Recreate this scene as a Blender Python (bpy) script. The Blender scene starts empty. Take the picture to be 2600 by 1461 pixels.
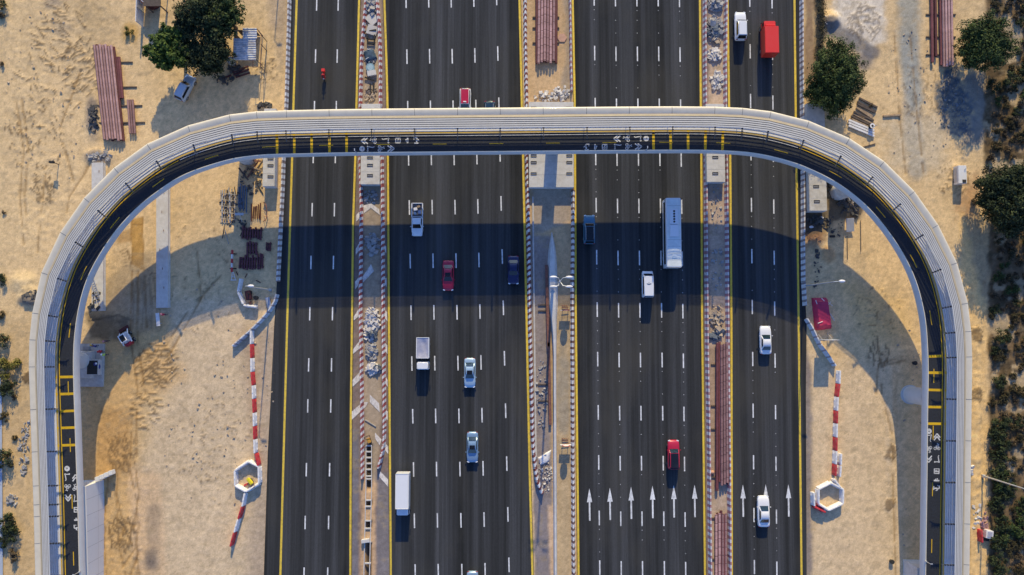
import bpy, bmesh, math, random
import numpy as np
from mathutils import Vector, Matrix
random.seed(7); RNG = np.random.default_rng(7)
sc = bpy.context.scene; COL = sc.collection
# ------------------------------------------------------------------ camera model / survey helpers
CH = 111.0; TH = 0.06; FP = 2600*24/36.0
CT, ST = math.cos(TH), math.sin(TH)
def P(px, py, z=0.0):
    """ground survey: photo point (2600 x 1461) at height z -> world"""
    dx = (px-1300)/FP; dy = -(py-730.5)/FP
    wy = dy*CT + ST; wz = dy*ST - CT
    k = (CH-z)/(-wz)
    return Vector((dx*k, wy*k, z))
def proj(x, y, z):
    vz = z-CH
    cy = y*CT + vz*ST; cz = -y*ST + vz*CT
    return 1300+FP*x/(-cz), 730.5-FP*cy/(-cz)
def Q(pts, z=0.0): return [P(a, b, z) for a, b in pts]
def ylerp(pts, y):
    if y <= pts[0][1]:
        (x0, y0), (x1, y1) = pts[0], pts[1]
    else:
        for (x0, y0), (x1, y1) in zip(pts, pts[1:]):
            if y <= y1: break
    return x0+(x1-x0)*(y-y0)/(y1-y0)
# ------------------------------------------------------------------ scene object helpers
def tag(o, label=None, cat=None, group=None, kind=None):
    if label: o['label'] = label
    if cat: o['category'] = cat
    if group: o['group'] = group
    if kind: o['kind'] = kind
    return o
def thing(name, label, cat, loc=(0,0,0), rz=0.0, group=None):
    o = bpy.data.objects.new(name, None); COL.objects.link(o)
    o.empty_display_size = .3
    o.location = loc; o.rotation_euler = (0,0,rz)
    return tag(o, label, cat, group)
def copy_tree(o, parent=None):
    c = o.copy(); COL.objects.link(c)
    if parent is not None: c.parent = parent
    for ch in list(o.children): copy_tree(ch, c)
    return c
class MB:
    def __init__(s): s.v = []; s.f = []; s.mi = []
    def add(s, vs, fs, m=0):
        b = len(s.v); s.v += [tuple(v) for v in vs]
        s.f += [tuple(i+b for i in f) for f in fs]; s.mi += [m]*len(fs)
        return s
    def box(s, c, d, rz=0.0, m=0, top=None, ry=0.0, rx=0.0):
        """box centred at c, size d; top=(sx,sy) scales the top face"""
        tx, ty = top or (1,1)
        x, y, z = d[0]/2, d[1]/2, d[2]/2
        R = Matrix.Rotation(rz,3,'Z') @ Matrix.Rotation(ry,3,'Y') @ Matrix.Rotation(rx,3,'X')
        vs = [(-x,-y,-z),(x,-y,-z),(x,y,-z),(-x,y,-z),(-x*tx,-y*ty,z),(x*tx,-y*ty,z),(x*tx,y*ty,z),(-x*tx,y*ty,z)]
        vs = [R @ Vector(v) + Vector(c) for v in vs]
        return s.add(vs, [(0,3,2,1),(4,5,6,7),(0,1,5,4),(1,2,6,5),(2,3,7,6),(3,0,4,7)], m)
    def tube(s, p0, p1, r, r2=None, n=8, m=0, caps=True):
        p0, p1 = Vector(p0), Vector(p1); r2 = r if r2 is None else r2
        d = p1-p0
        if d.length < 1e-6: return s
        q = d.to_track_quat('Z','Y'); vs = []
        for p, rr in ((p0,r),(p1,r2)):
            for i in range(n):
                a = 2*math.pi*i/n
                vs.append(p + q @ Vector((rr*math.cos(a), rr*math.sin(a), 0)))
        fs = [(i,(i+1)%n,n+(i+1)%n,n+i) for i in range(n)]
        if caps: fs += [tuple(range(n-1,-1,-1)), tuple(range(n,2*n))]
        return s.add(vs, fs, m)
    def path(s, pts, r, n=8, m=0):
        for a, b in zip(pts, pts[1:]): s.tube(a, b, r, n=n, m=m)
        return s
    def loft(s, rings, m=0, caps=True, closed=True):
        n = len(rings[0]); vs = [v for r in rings for v in r]; fs = []
        for k in range(len(rings)-1):
            for i in range(n if closed else n-1):
                j = (i+1) % n
                fs.append((k*n+i, k*n+j, (k+1)*n+j, (k+1)*n+i))
        if caps and closed:
            fs += [tuple(range(n-1,-1,-1)), tuple((len(rings)-1)*n+i for i in range(n))]
        return s.add(vs, fs, m)
    def quad(s, a, b, c, d, m=0): return s.add([a,b,c,d], [(0,1,2,3)], m)
    def disc(s, c, r, n=20, m=0, normal=(0,0,1)):
        q = Vector(normal).to_track_quat('Z','Y')
        vs = [Vector(c)+q @ Vector((r*math.cos(2*math.pi*i/n), r*math.sin(2*math.pi*i/n),0)) for i in range(n)]
        return s.add(vs, [tuple(range(n))], m)
    def ring(s, c, r0, r1, n=20, m=0, normal=(0,0,1)):
        q = Vector(normal).to_track_quat('Z','Y'); vs = []
        for rr in (r0, r1):
            vs += [Vector(c)+q @ Vector((rr*math.cos(2*math.pi*i/n), rr*math.sin(2*math.pi*i/n),0)) for i in range(n)]
        return s.add(vs, [(i,(i+1)%n,n+(i+1)%n,n+i) for i in range(n)], m)
    def sphere(s, c, r, sc3=(1,1,1), u=12, v=7, m=0):
        c = Vector(c); vs = [c+Vector((0,0,-r*sc3[2]))]; fs = []
        for k in range(1, v):
            t = math.pi*k/v-math.pi/2
            for i in range(u):
                a = 2*math.pi*i/u
                vs.append(c+Vector((r*sc3[0]*math.cos(t)*math.cos(a), r*sc3[1]*math.cos(t)*math.sin(a), r*sc3[2]*math.sin(t))))
        vs.append(c+Vector((0,0,r*sc3[2])))
        for i in range(u):
            j = (i+1)%u
            fs.append((0,1+j,1+i)); fs.append((len(vs)-1, 1+(v-2)*u+i, 1+(v-2)*u+j))
            for k in range(v-2): fs.append((1+k*u+i,1+k*u+j,1+(k+1)*u+j,1+(k+1)*u+i))
        return s.add(vs, fs, m)
    def mesh(s, name):
        me = bpy.data.meshes.new(name); me.from_pydata(s.v, [], s.f); me.update(); return me
    def build(s, name, mats, parent=None, bevel=0, seg=2, smooth=False, subsurf=0, label=None, cat=None, group=None, kind=None, loc=None, rz=0.0, world=False):
        me = s.mesh(name)
        if not isinstance(mats, (list,tuple)): mats = [mats]
        for m in mats: me.materials.append(m)
        if len(mats) > 1: me.polygons.foreach_set('material_index', s.mi)
        bm = bmesh.new(); bm.from_mesh(me)
        bmesh.ops.recalc_face_normals(bm, faces=bm.faces)
        if bevel:
            es = [e for e in bm.edges if len(e.link_faces)==2 and e.calc_face_angle(0) > .5]
            bmesh.ops.bevel(bm, geom=es, offset=bevel, segments=seg, affect='EDGES', clamp_overlap=True)
        bm.to_mesh(me); bm.free()
        if smooth or bevel:
            me.polygons.foreach_set('use_smooth', [True]*len(me.polygons))
            try: me.set_sharp_from_angle(angle=math.radians(40))
            except Exception: pass
        o = bpy.data.objects.new(name, me); COL.objects.link(o)
        if parent is not None:
            o.parent = parent
            if world: o.matrix_parent_inverse = parent_inv(parent)
        if loc is not None: o.location = loc
        o.rotation_euler = (0,0,rz)
        if subsurf:
            md = o.modifiers.new('sub','SUBSURF'); md.levels = subsurf; md.render_levels = subsurf
        return tag(o, label, cat, group, kind)
def parent_inv(p):
    return (Matrix.Translation(p.location) @ p.rotation_euler.to_matrix().to_4x4()).inverted()
# ------------------------------------------------------------------ materials
def s2l(c):
    return tuple(((x/255)/12.92 if x/255 <= .04045 else ((x/255+.055)/1.055)**2.4) for x in c)
def newmat(name):
    m = bpy.data.materials.new(name); m.use_nodes = True
    nt = m.node_tree; b = nt.nodes['Principled BSDF']
    return m, nt, b
def N(nt, t, **kw):
    n = nt.nodes.new(t)
    for k, v in kw.items():
        if k in ('operation','blend_type','data_type','attribute_name','feature','distance','noise_dimensions','wave_type','bands_direction'): setattr(n, k, v)
        else: n.inputs[k].default_value = v
    return n
def ramp(nt, fac, stops):
    r = nt.nodes.new('ShaderNodeValToRGB'); e = r.color_ramp.elements
    while len(e) < len(stops): e.new(.5)
    for k, (p, c) in enumerate(stops):
        e[k].position = p; e[k].color = (*c, 1) if len(c)==3 else c
    nt.links.new(fac, r.inputs['Fac']); return r.outputs['Color']
def coords(nt, scale=(1,1,1), kind='Object', loc=(0,0,0)):
    tc = nt.nodes.new('ShaderNodeTexCoord'); mp = nt.nodes.new('ShaderNodeMapping')
    mp.inputs['Scale'].default_value = scale; mp.inputs['Location'].default_value = loc
    nt.links.new(tc.outputs[kind], mp.inputs['Vector']); return mp.outputs['Vector']
def mixc(nt, fac, a, b, mode='MIX'):
    n = nt.nodes.new('ShaderNodeMix'); n.data_type = 'RGBA'; n.blend_type = mode
    for s, v in ((n.inputs[0],fac),(n.inputs[6],a),(n.inputs[7],b)):
        if hasattr(v,'is_linked') or hasattr(v,'links'): nt.links.new(v, s)
        else: s.default_value = v if not isinstance(v, tuple) or len(v)==4 else (*v,1)
    return n.outputs[2]
_mc = {}
def mat(name, col, rough=.7, var=.18, scale=2.0, metal=0.0, coat=0.0, bump=0.0, dirt=None, dirt_amt=.5, dscale=.8, spec=.5, emit=0):
    """principled surface whose colour is broken up by two noises (and optional dirt)"""
    if name in _mc: return _mc[name]
    m, nt, b = newmat(name)
    v = coords(nt)
    n1 = N(nt,'ShaderNodeTexNoise', Scale=scale, Detail=6.0, Roughness=.65); nt.links.new(v, n1.inputs['Vector'])
    lo = tuple(max(0,c*(1-var)) for c in col); hi = tuple(min(1,c*(1+var)) for c in col)
    c = ramp(nt, n1.outputs['Fac'], [(.3,lo),(.7,hi)])
    if dirt:
        n2 = N(nt,'ShaderNodeTexNoise', Scale=dscale, Detail=8.0, Roughness=.7); nt.links.new(v, n2.inputs['Vector'])
        f = ramp(nt, n2.outputs['Fac'], [(.45,(0,0,0)),(.72,(dirt_amt,)*3)])
        c = mixc(nt, f, c, dirt)
    nt.links.new(c, b.inputs['Base Color'])
    b.inputs['Roughness'].default_value = rough; b.inputs['Metallic'].default_value = metal
    b.inputs['Coat Weight'].default_value = coat; b.inputs['Coat Roughness'].default_value = .05
    b.inputs['Specular IOR Level'].default_value = spec
    if bump:
        bp = N(nt,'ShaderNodeBump', Strength=bump, Distance=.05); nt.links.new(n1.outputs['Fac'], bp.inputs['Height'])
        nt.links.new(bp.outputs['Normal'], b.inputs['Normal'])
    _mc[name] = m; return m
def stripe_mat(name, ca, cb, period, duty=.5, slant=0.0, dirt=(.3,.24,.19), dirt_amt=.45, rough=.75, axis='x'):
    """blocks of two paints along local x (barrier paint), slanted and dusty"""
    m, nt, b = newmat(name)
    tc = nt.nodes.new('ShaderNodeTexCoord'); sx = nt.nodes.new('ShaderNodeSeparateXYZ')
    nt.links.new(tc.outputs['Object'], sx.inputs[0])
    X = sx.outputs[0]
    if slant:
        mu = N(nt,'ShaderNodeMath', operation='MULTIPLY_ADD'); nt.links.new(sx.outputs[1], mu.inputs[0]); mu.inputs[1].default_value = slant
        nt.links.new(X, mu.inputs[2]); X = mu.outputs[0]
    nw = N(nt,'ShaderNodeTexNoise', Scale=1.7, Detail=3.0); nt.links.new(tc.outputs['Object'], nw.inputs['Vector'])
    ma = N(nt,'ShaderNodeMath', operation='MULTIPLY_ADD'); nt.links.new(nw.outputs['Fac'], ma.inputs[0]); ma.inputs[1].default_value = .12; nt.links.new(X, ma.inputs[2])
    dv = N(nt,'ShaderNodeMath', operation='DIVIDE'); nt.links.new(ma.outputs[0], dv.inputs[0]); dv.inputs[1].default_value = period
    fr = N(nt,'ShaderNodeMath', operation='FRACT'); nt.links.new(dv.outputs[0], fr.inputs[0])
    lt = N(nt,'ShaderNodeMath', operation='LESS_THAN'); nt.links.new(fr.outputs[0], lt.inputs[0]); lt.inputs[1].default_value = duty
    c = mixc(nt, lt.outputs[0], ca, cb)
    n2 = N(nt,'ShaderNodeTexNoise', Scale=1.3, Detail=8.0, Roughness=.7); nt.links.new(coords(nt, kind='Object'), n2.inputs['Vector'])
    oi = nt.nodes.new('ShaderNodeObjectInfo'); n2.noise_dimensions = '4D'
    m10 = N(nt,'ShaderNodeMath', operation='MULTIPLY'); nt.links.new(oi.outputs['Random'], m10.inputs[0]); m10.inputs[1].default_value = 40
    nt.links.new(m10.outputs[0], n2.inputs['W'])
    f = ramp(nt, n2.outputs['Fac'], [(.4,(0.05,)*3),(.7,(dirt_amt,)*3)])
    c = mixc(nt, f, c, dirt)
    nt.links.new(c, b.inputs['Base Color']); b.inputs['Roughness'].default_value = rough
    return m
def glass_mat(name, col=(.012,.014,.018), rough=.015):
    m, nt, b = newmat(name)
    v = coords(nt); n = N(nt,'ShaderNodeTexNoise', Scale=3.0); nt.links.new(v, n.inputs['Vector'])
    c = ramp(nt, n.outputs['Fac'], [(.3,tuple(x*.7 for x in col)),(.7,tuple(x*1.3 for x in col))])
    nt.links.new(c, b.inputs['Base Color']); b.inputs['Roughness'].default_value = rough
    b.inputs['Specular IOR Level'].default_value = .45
    return m
def road_mat(name, base, wear=1.0):
    m, nt, b = newmat(name)
    tc = nt.nodes.new('ShaderNodeTexCoord')
    def nz(scale, sc, det=5.0, rg=.6):
        mp = nt.nodes.new('ShaderNodeMapping'); mp.inputs['Scale'].default_value = sc
        nt.links.new(tc.outputs['Object'], mp.inputs['Vector'])
        n = N(nt,'ShaderNodeTexNoise', Scale=scale, Detail=det, Roughness=rg); nt.links.new(mp.outputs[0], n.inputs['Vector']); return n.outputs['Fac']
    streak = nz(.62,(1,.012,1),4.0,.55)
    fine = nz(1.0,(2.3,.04,1),5.0,.7)
    grain = nz(9.0,(1,1,1),8.0,.8)
    blot = nz(.08,(1,.5,1),5.0,.6)
    g = lambda lo, hi: [(.40,(lo,lo,lo*.99)),(.60,(hi,hi,hi*1.02))]
    lane = nz(.21,(1,.004,1),3.0,.5)
    c = mixc(nt, 1.0, (*base,1), ramp(nt, streak, g(.74,1.30)), 'MULTIPLY')
    c = mixc(nt, 1.0, c, ramp(nt, lane, g(.72,1.28)), 'MULTIPLY')
    c = mixc(nt, 1.0, c, ramp(nt, fine, g(.88,1.13)), 'MULTIPLY')
    c = mixc(nt, 1.0, c, ramp(nt, grain, g(.82,1.2)), 'MULTIPLY')
    f = ramp(nt, blot, [(.50,(0,0,0)),(.68,(.5,)*3)])
    c = mixc(nt, f, c, (base[0]*1.5+.006, base[1]*1.4+.004, base[2]*1.25))
    vo = N(nt,'ShaderNodeTexVoronoi', Scale=.33); nt.links.new(tc.outputs['Object'], vo.inputs['Vector'])
    spk = ramp(nt, vo.outputs['Distance'], [(.012,(.7,)*3),(.03,(0,0,0))])
    c = mixc(nt, spk, c, (.012,.012,.013))
    nt.links.new(c, b.inputs['Base Color']); b.inputs['Roughness'].default_value = .88
    b.inputs['Specular IOR Level'].default_value = .04
    bp = N(nt,'ShaderNodeBump', Strength=.25, Distance=.02); nt.links.new(grain, bp.inputs['Height']); nt.links.new(bp.outputs[0], b.inputs['Normal'])
    return m
def paint_mat(name, col, under, worn=.35):
    m, nt, b = newmat(name)
    v = coords(nt, (1,.6,1)); n = N(nt,'ShaderNodeTexNoise', Scale=3.2, Detail=9.0, Roughness=.75); nt.links.new(v, n.inputs['Vector'])
    f = ramp(nt, n.outputs['Fac'], [(.46,(0,0,0)),(.66,(worn,)*3)])
    c = mixc(nt, f, col, under)
    n2 = N(nt,'ShaderNodeTexNoise', Scale=.25, Detail=4.0); nt.links.new(v, n2.inputs['Vector'])
    c = mixc(nt, 1.0, c, ramp(nt, n2.outputs['Fac'], [(.3,(.8,.8,.8)),(.7,(1.05,1.05,1.05))]), 'MULTIPLY')
    nt.links.new(c, b.inputs['Base Color']); b.inputs['Roughness'].default_value = .7
    return m
ASPH = (.0470,.0482,.0492)
M = {}
M['road'] = road_mat('asphalt', ASPH)
M['deck_asphalt'] = mat('deck_asphalt', (.023,.027,.037), .85, .3, 4.0, bump=.2)
M['white_line'] = paint_mat('white_line', (.84,.84,.84), (.16,.16,.16), .6)
M['yellow_line'] = paint_mat('yellow_line', (.86,.60,.055), (.25,.19,.08), .6)
M['deck_yellow'] = paint_mat('deck_yellow', (.85,.52,.012), (.4,.25,.02), .3)
M['hatch'] = paint_mat('hatch_paint', (.82,.76,.70), (.33,.28,.24), .75)
M['concrete'] = mat('concrete', (.56,.53,.49), .85, .16, 1.3, bump=.2, dirt=(.36,.31,.25), dirt_amt=.55)
M['concrete_dark'] = mat('concrete_dark', (.36,.35,.33), .88, .2, 1.3, bump=.2, dirt=(.22,.19,.16), dirt_amt=.6)
M['concrete_pale'] = mat('concrete_pale', (.60,.575,.54), .85, .12, 1.6, bump=.15, dirt=(.42,.36,.28), dirt_amt=.5, dscale=.5)
M['wall_white'] = mat('ramp_wall_white', (.70,.70,.70), .7, .06, .8, dirt=(.5,.47,.42), dirt_amt=.3)
M['slot'] = mat('slot_dark', (.03,.028,.026), .9)
M['cream'] = mat('cream_panel', (.78,.69,.52), .42, .05, .6, coat=.15, dirt=(.5,.45,.36), dirt_amt=.3)
M['tan_trim'] = mat('tan_trim', (.52,.42,.26), .5, .1, .8)
M['slat'] = mat('slat_white', (.78,.78,.80), .45, .05, .8)
M['slat_grey'] = mat('slat_grey', (.62,.59,.53), .5, .06, .8)
M['floor_board'] = mat('floor_board', (.80,.79,.80), .6, .07, 1.5, dirt=(.6,.55,.47), dirt_amt=.35)
M['parapet'] = mat('parapet_white', (.60,.595,.58), .5, .05, .7, dirt=(.5,.47,.42), dirt_amt=.25)
M['rib'] = mat('rib_steel', (.035,.037,.042), .5, .2, 2)
M['rib_light'] = mat('rib_light', (.13,.125,.12), .5, .2, 2)
M['rust'] = mat('rust', (.20,.085,.06), .85, .4, 3.0, bump=.3)
M['rust_dark'] = mat('rust_dark', (.095,.025,.025), .85, .4, 3.0)
M['black'] = mat('black_rubber', (.018,.018,.019), .8, .2)
M['steel'] = mat('galvanised', (.55,.56,.57), .45, .1, 2, metal=.4)
M['glass'] = glass_mat('dark_glass')
M['glass_blue'] = glass_mat('tinted_glass', (.014,.032,.045), .015)
M['rim'] = mat('wheel_rim', (.35,.35,.36), .35, .15, 4, metal=.7)
M['lamp_w'] = mat('headlight_lens', (.8,.82,.85), .15, .05)
M['lamp_r'] = mat('tail_lens', (.4,.02,.02), .2, .1)
M['white_plastic'] = mat('white_plastic', (.80,.78,.77), .55, .07, 1.2, dirt=(.45,.38,.3), dirt_amt=.5, dscale=1.6)
M['red_plastic'] = mat('red_plastic', (.55,.035,.045), .55, .12, 1.2, dirt=(.40,.25,.2), dirt_amt=.5, dscale=1.6)
M['wood'] = mat('timber', (.34,.24,.15), .85, .35, 3.0, bump=.3)
M['wood_grey'] = mat('weathered_timber', (.40,.36,.31), .88, .3, 3.0, bump=.3)
M['wood_dark'] = mat('dark_timber', (.10,.075,.06), .88, .35, 3.0, bump=.3)
M['tarp_red'] = mat('red_tarpaulin', (.50,.03,.09), .6, .18, 1.4, bump=.5)
M['tarp_blue'] = mat('blue_sheet', (.035,.075,.12), .75, .5, 1.6, bump=.5)
M['sheet_grey'] = mat('grey_sheet', (.38,.38,.46), .7, .15, 1.5, bump=.4)
M['bark'] = mat('bark', (.10,.075,.05), .95, .3, 6.0, bump=.6)
# barrier paints
M['b_red'] = stripe_mat('red_white_blocks', (.78,.74,.71), (.36,.05,.05), .95, .5, .9, dirt_amt=.5)
M['b_red2'] = stripe_mat('dark_red_white_blocks', (.80,.78,.76), (.17,.015,.02), .95, .46, .55, dirt_amt=.35)
M['b_pink'] = stripe_mat('faded_red_white_blocks', (.70,.66,.65), (.40,.17,.20), 1.0, .5, .0, dirt_amt=.5)
M['b_maroon'] = stripe_mat('maroon_white_blocks', (.80,.76,.73), (.13,.05,.055), 1.0, .42, .0, dirt_amt=.55)
M['b_black'] = stripe_mat('black_white_blocks', (.74,.72,.71), (.24,.19,.19), .95, .40, .35, dirt_amt=.5)
M['b_tail'] = stripe_mat('grey_white_blocks', (.66,.67,.70), (.34,.28,.29), 1.25, .22, .3, dirt_amt=.45)
def pipe_mat(name, col, band, bw=.07):
    m, nt, b = newmat(name)
    tc = nt.nodes.new('ShaderNodeTexCoord'); sx = nt.nodes.new('ShaderNodeSeparateXYZ'); nt.links.new(tc.outputs['Object'], sx.inputs[0])
    dv = N(nt,'ShaderNodeMath', operation='DIVIDE'); nt.links.new(sx.outputs[0], dv.inputs[0]); dv.inputs[1].default_value = 1.28
    fr = N(nt,'ShaderNodeMath', operation='FRACT'); nt.links.new(dv.outputs[0], fr.inputs[0])
    lt = N(nt,'ShaderNodeMath', operation='LESS_THAN'); nt.links.new(fr.outputs[0], lt.inputs[0]); lt.inputs[1].default_value = bw
    n1 = N(nt,'ShaderNodeTexNoise', Scale=1.2, Detail=7.0, Roughness=.7); nt.links.new(tc.outputs['Object'], n1.inputs['Vector'])
    c = ramp(nt, n1.outputs['Fac'], [(.3,tuple(x*.65 for x in col)),(.7,tuple(min(1,x*1.3) for x in col))])
    oi = nt.nodes.new('ShaderNodeObjectInfo')
    c = mixc(nt, 1.0, c, ramp(nt, oi.outputs['Random'], [(0,(.55,.48,.48)),(1,(1.25,1.25,1.25))]), 'MULTIPLY')
    c = mixc(nt, lt.outputs[0], c, band)
    nt.links.new(c, b.inputs['Base Color']); b.inputs['Roughness'].default_value = .75
    return m
M['pipe_pink'] = pipe_mat('pink_primer_pipe', (.46,.27,.25), (.10,.05,.05))
M['pipe_plain'] = pipe_mat('pink_pipe', (.46,.28,.26), (.30,.16,.15), .012)
M['pipe_red'] = pipe_mat('red_oxide_pipe', (.17,.052,.055), (.09,.03,.035), .012)
# ------------------------------------------------------------------ light, sky, camera
EL, AZ = math.radians(24.0), math.radians(3.5)
sun_dir = Vector((math.sin(AZ)*math.cos(EL), math.cos(AZ)*math.cos(EL), math.sin(EL)))
w = bpy.data.worlds.new('World'); sc.world = w; w.use_nodes = True
nt = w.node_tree; bg = nt.nodes['Background']
sky = nt.nodes.new('ShaderNodeTexSky'); sky.sky_type = 'NISHITA'; sky.sun_disc = False
sky.sun_elevation = EL; sky.sun_rotation = AZ; sky.air_density = 1.0; sky.dust_density = .6; sky.ozone_density = 2.0
tint = nt.nodes.new('ShaderNodeMix'); tint.data_type = 'RGBA'; tint.blend_type = 'MULTIPLY'; tint.inputs[0].default_value = 1
tint.inputs[7].default_value = (.82,1.06,1.60,1)
nt.links.new(sky.outputs[0], tint.inputs[6]); nt.links.new(tint.outputs[2], bg.inputs['Color'])
bg.inputs["Strength"].default_value = .138
sl = bpy.data.lights.new('sun','SUN'); sl.energy = 5.0; sl.angle = math.radians(.5); sl.color = (1.0,.83,.45)
so = bpy.data.objects.new('sun', sl); COL.objects.link(so); so.rotation_euler = sun_dir.to_track_quat('Z','Y').to_euler(); so.location = (0,40,80)
cd = bpy.data.cameras.new('drone_camera'); cam = bpy.data.objects.new('drone_camera', cd); COL.objects.link(cam)
cam.location = (0,0,CH); cam.rotation_euler = (TH,0,0); cd.lens = 24; cd.sensor_width = 36; cd.clip_end = 6000; cd.clip_start = 1
sc.camera = cam
sc.view_settings.view_transform = 'Standard'; sc.view_settings.look = 'None'; sc.view_settings.exposure = 0; sc.view_settings.gamma = 1
# ------------------------------------------------------------------ road geometry read off the photo (px at ground level)
def L(*a): return list(a)
YA_L = [(753.5,0),(745,273),(742,400),(731,760),(712,1461)]
YA_R = [(912,0),(905,273),(903,380),(896.5,570),(894.5,760),(891,1031),(889.5,1461)]
YB_L = [(976,0),(981,148),(984,267),(986,573),(987.5,808),(992.5,1461)]
YB_R = [(1319,0),(1325,267),(1328,398),(1334,677),(1337,808),(1344.5,1188),(1352,1461)]
YC_L = [(1454,0),(1459,252),(1460,398),(1462,808),(1469,1461)]
YC_R = [(1777,0),(1780.5,398),(1782.6,808),(1790,1461)]
YD_L = [(1847,0),(1851,267),(1854,400),(1857,808),(1858,1461)]
YD_R = [(2017,0),(2020,267),(2023,480),(2027.6,808),(2035,1461)]
AL_EDGE = [(738,-300),(735,0),(728,267),(721,400),(713,590),(706,740),(700,830),(692,1000),(684,1150),(674,1461)]
DR_EDGE = [(2030,-300),(2034,0),(2037,440),(2038,700),(2044,830),(2042,1000),(2044,1461)]
def bez_y(pts, ys): return [ylerp(pts, y) for y in ys]
YS = list(range(-420, 1881, 25))
def strip(name, left, right, z, m, ext=0, **kw):
    mb = MB(); vs = []
    for y in YS:
        vs.append(P(ylerp(left,y)-ext, y)+Vector((0,0,z))); vs.append(P(ylerp(right,y)+ext, y)+Vector((0,0,z)))
    mb.add(vs, [(2*i,2*i+1,2*i+3,2*i+2) for i in range(len(YS)-1)])
    return mb.build(name, m, **kw)
strip('carriageway', AL_EDGE, YA_R, .03, M['road'], 4, kind='structure')
strip('carriageway', YB_L, YB_R, .03, M['road'], 4, kind='structure')
strip('carriageway', YC_L, YC_R, .03, M['road'], 4, kind='structure')
strip('carriageway', YD_L, DR_EDGE, .03, M['road'], 4, kind='structure')
# yellow edge lines
ym = MB()
def line_strip(mb, pts, wpx, z, y0=-420, y1=1880, step=25, dx=0, m=0):
    ys = list(np.arange(y0, y1, step))+[y1]; vs = []
    for y in ys:
        x = ylerp(pts, y)+dx
        vs.append(P(x-wpx/2, y)+Vector((0,0,z))); vs.append(P(x+wpx/2, y)+Vector((0,0,z)))
    mb.add(vs, [(2*i,2*i+1,2*i+3,2*i+2) for i in range(len(ys)-1)], m)
for l in (YA_L,YA_R,YB_L,YB_R,YC_L,YC_R,YD_L,YD_R): line_strip(ym, l, 5.2, .038)
ym.build('edge_line_marking', M['yellow_line'], kind='structure')
# lane dashes
dm = MB()
def dash(mb, x0, y0, x1, y1, wpx=3.1, z=.038):
    a, b = P(x0,y0), P(x1,y1)
    d = (b-a).normalized(); n = Vector((d.y,-d.x,0))*wpx/15.6/2; h = Vector((0,0,z))
    mb.quad(a-n+h, a+n+h, b+n+h, b-n+h)
def column(xt, xb, starts, ln, yt=0, yb=1461, studs=True):
    for k, y in enumerate(starts):
        f = lambda yy: xt+(xb-xt)*(yy-yt)/(yb-yt)
        dash(dm, f(y), y, f(y+ln), y+ln)
        if studs:
            for t in (.36,.55,.8):
                yy = y+130*t; 
                if RNG.random() < .7: dash(dm, f(yy), yy, f(yy)+.01, yy+1.5, 1.5)
aA = [-136,-6,126,257,381,516,650,780,910,1014,1176,1310,1441,1572]
column(804.5, 772, aA, 34, studs=False); column(859, 832, aA, 34, studs=False)
bB = [-145,-16,126,257,384,509,645,776,905,1039,1174,1304,1433,1565]
for k, (xt, xb, o) in enumerate([(1031,1054.5,0),(1088.5,1113,-1),(1145.5,1173,-1),(1203,1232,-3),(1261,1293,-7)]):
    column(xt, xb, [y+o*(1+y/1000 if k==4 else 1) for y in bB], 37, studs=False)
cC = [-150,-20,119,251,385,505,637,770,896,1031,1158,1299,1425,1556]
for xt, xb, o in [(1508.5,1523,-2),(1562.5,1577.5,0),(1617,1631.5,0),(1671,1687,0),(1725,1741,2)]:
    column(xt, xb, [y+o for y in cC], 37)
dD = [-150,-18,113,239,372,503,633,762,894,1025,1156,1290,1422,1552]
for xt, xb, o in [(1903.5,1915.5,0),(1960,1972.5,4)]: column(xt, xb, [y+o for y in dD], 36)
dm.build('lane_dash_marking', M['white_line'], kind='structure')
# arrows
am = MB()
def arrow(x, y, dx=1.2):
    t = P(x, y); e = P(x+dx, y+82); d = (e-t).normalized(); n = Vector((d.y,-d.x,0)); h = Vector((0,0,.039)); u = 1/15.6
    hb = t+d*34*u
    am.add([t+h, hb-n*6.6*u+h, hb+n*6.6*u+h], [(0,1,2)])
    am.quad(hb-n*2*u+h, hb+n*2*u+h, e+n*2*u+h, e-n*2*u+h)
for zx, zy in [(661,705),(836,700),(1017,690),(1200,683),(1382,678),(1560,675),(1973,672),(2168,670),(2362,670)]:
    arrow(1300+zx/3.367, 1031+zy/3.367)
am.build('lane_arrow_marking', M['white_line'], kind='structure')
# white chevron hatching beside / inside the first median
hm = MB()
def para(a, b, c, d, z=.041):
    hm.quad(*[P(*q)+Vector((0,0,z)) for q in (a,b,c,d)])
def z2(x0, y0, pts, s=3.367): return [(x0+a/s, y0+b/s) for a, b in pts]
for pl in ([(668,150),(668,182),(720,140),(720,68)],[(662,430),(662,468),(720,420),(720,352)],[(658,690),(658,750),(722,690),(722,620)],[(652,960),(652,1030),(770,920),(790,880),(745,880)],
           [(935,95),(935,165),(955,190),(952,110)],[(935,375),(935,440),(955,470),(955,395)],[(938,660),(938,720),(958,752),(956,690)],[(940,945),(940,1010),(958,1035),(958,960)],
           [(805,815),(805,880),(890,965),(885,890)],[(850,1140),(850,1190),(890,1250),(905,1200)],[(935,1230),(935,1290),(962,1325),(962,1260)]):
    q = z2(700,760,pl)
    for k in range(1, len(q)-1): hm.add([P(*q[0])+Vector((0,0,.041)),P(*q[k])+Vector((0,0,.041)),P(*q[k+1])+Vector((0,0,.041))],[(0,1,2)])
for pl in ([(895,560),(880,600),(962,692),(962,630)],): para(*z2(700,1031,pl))
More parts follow.
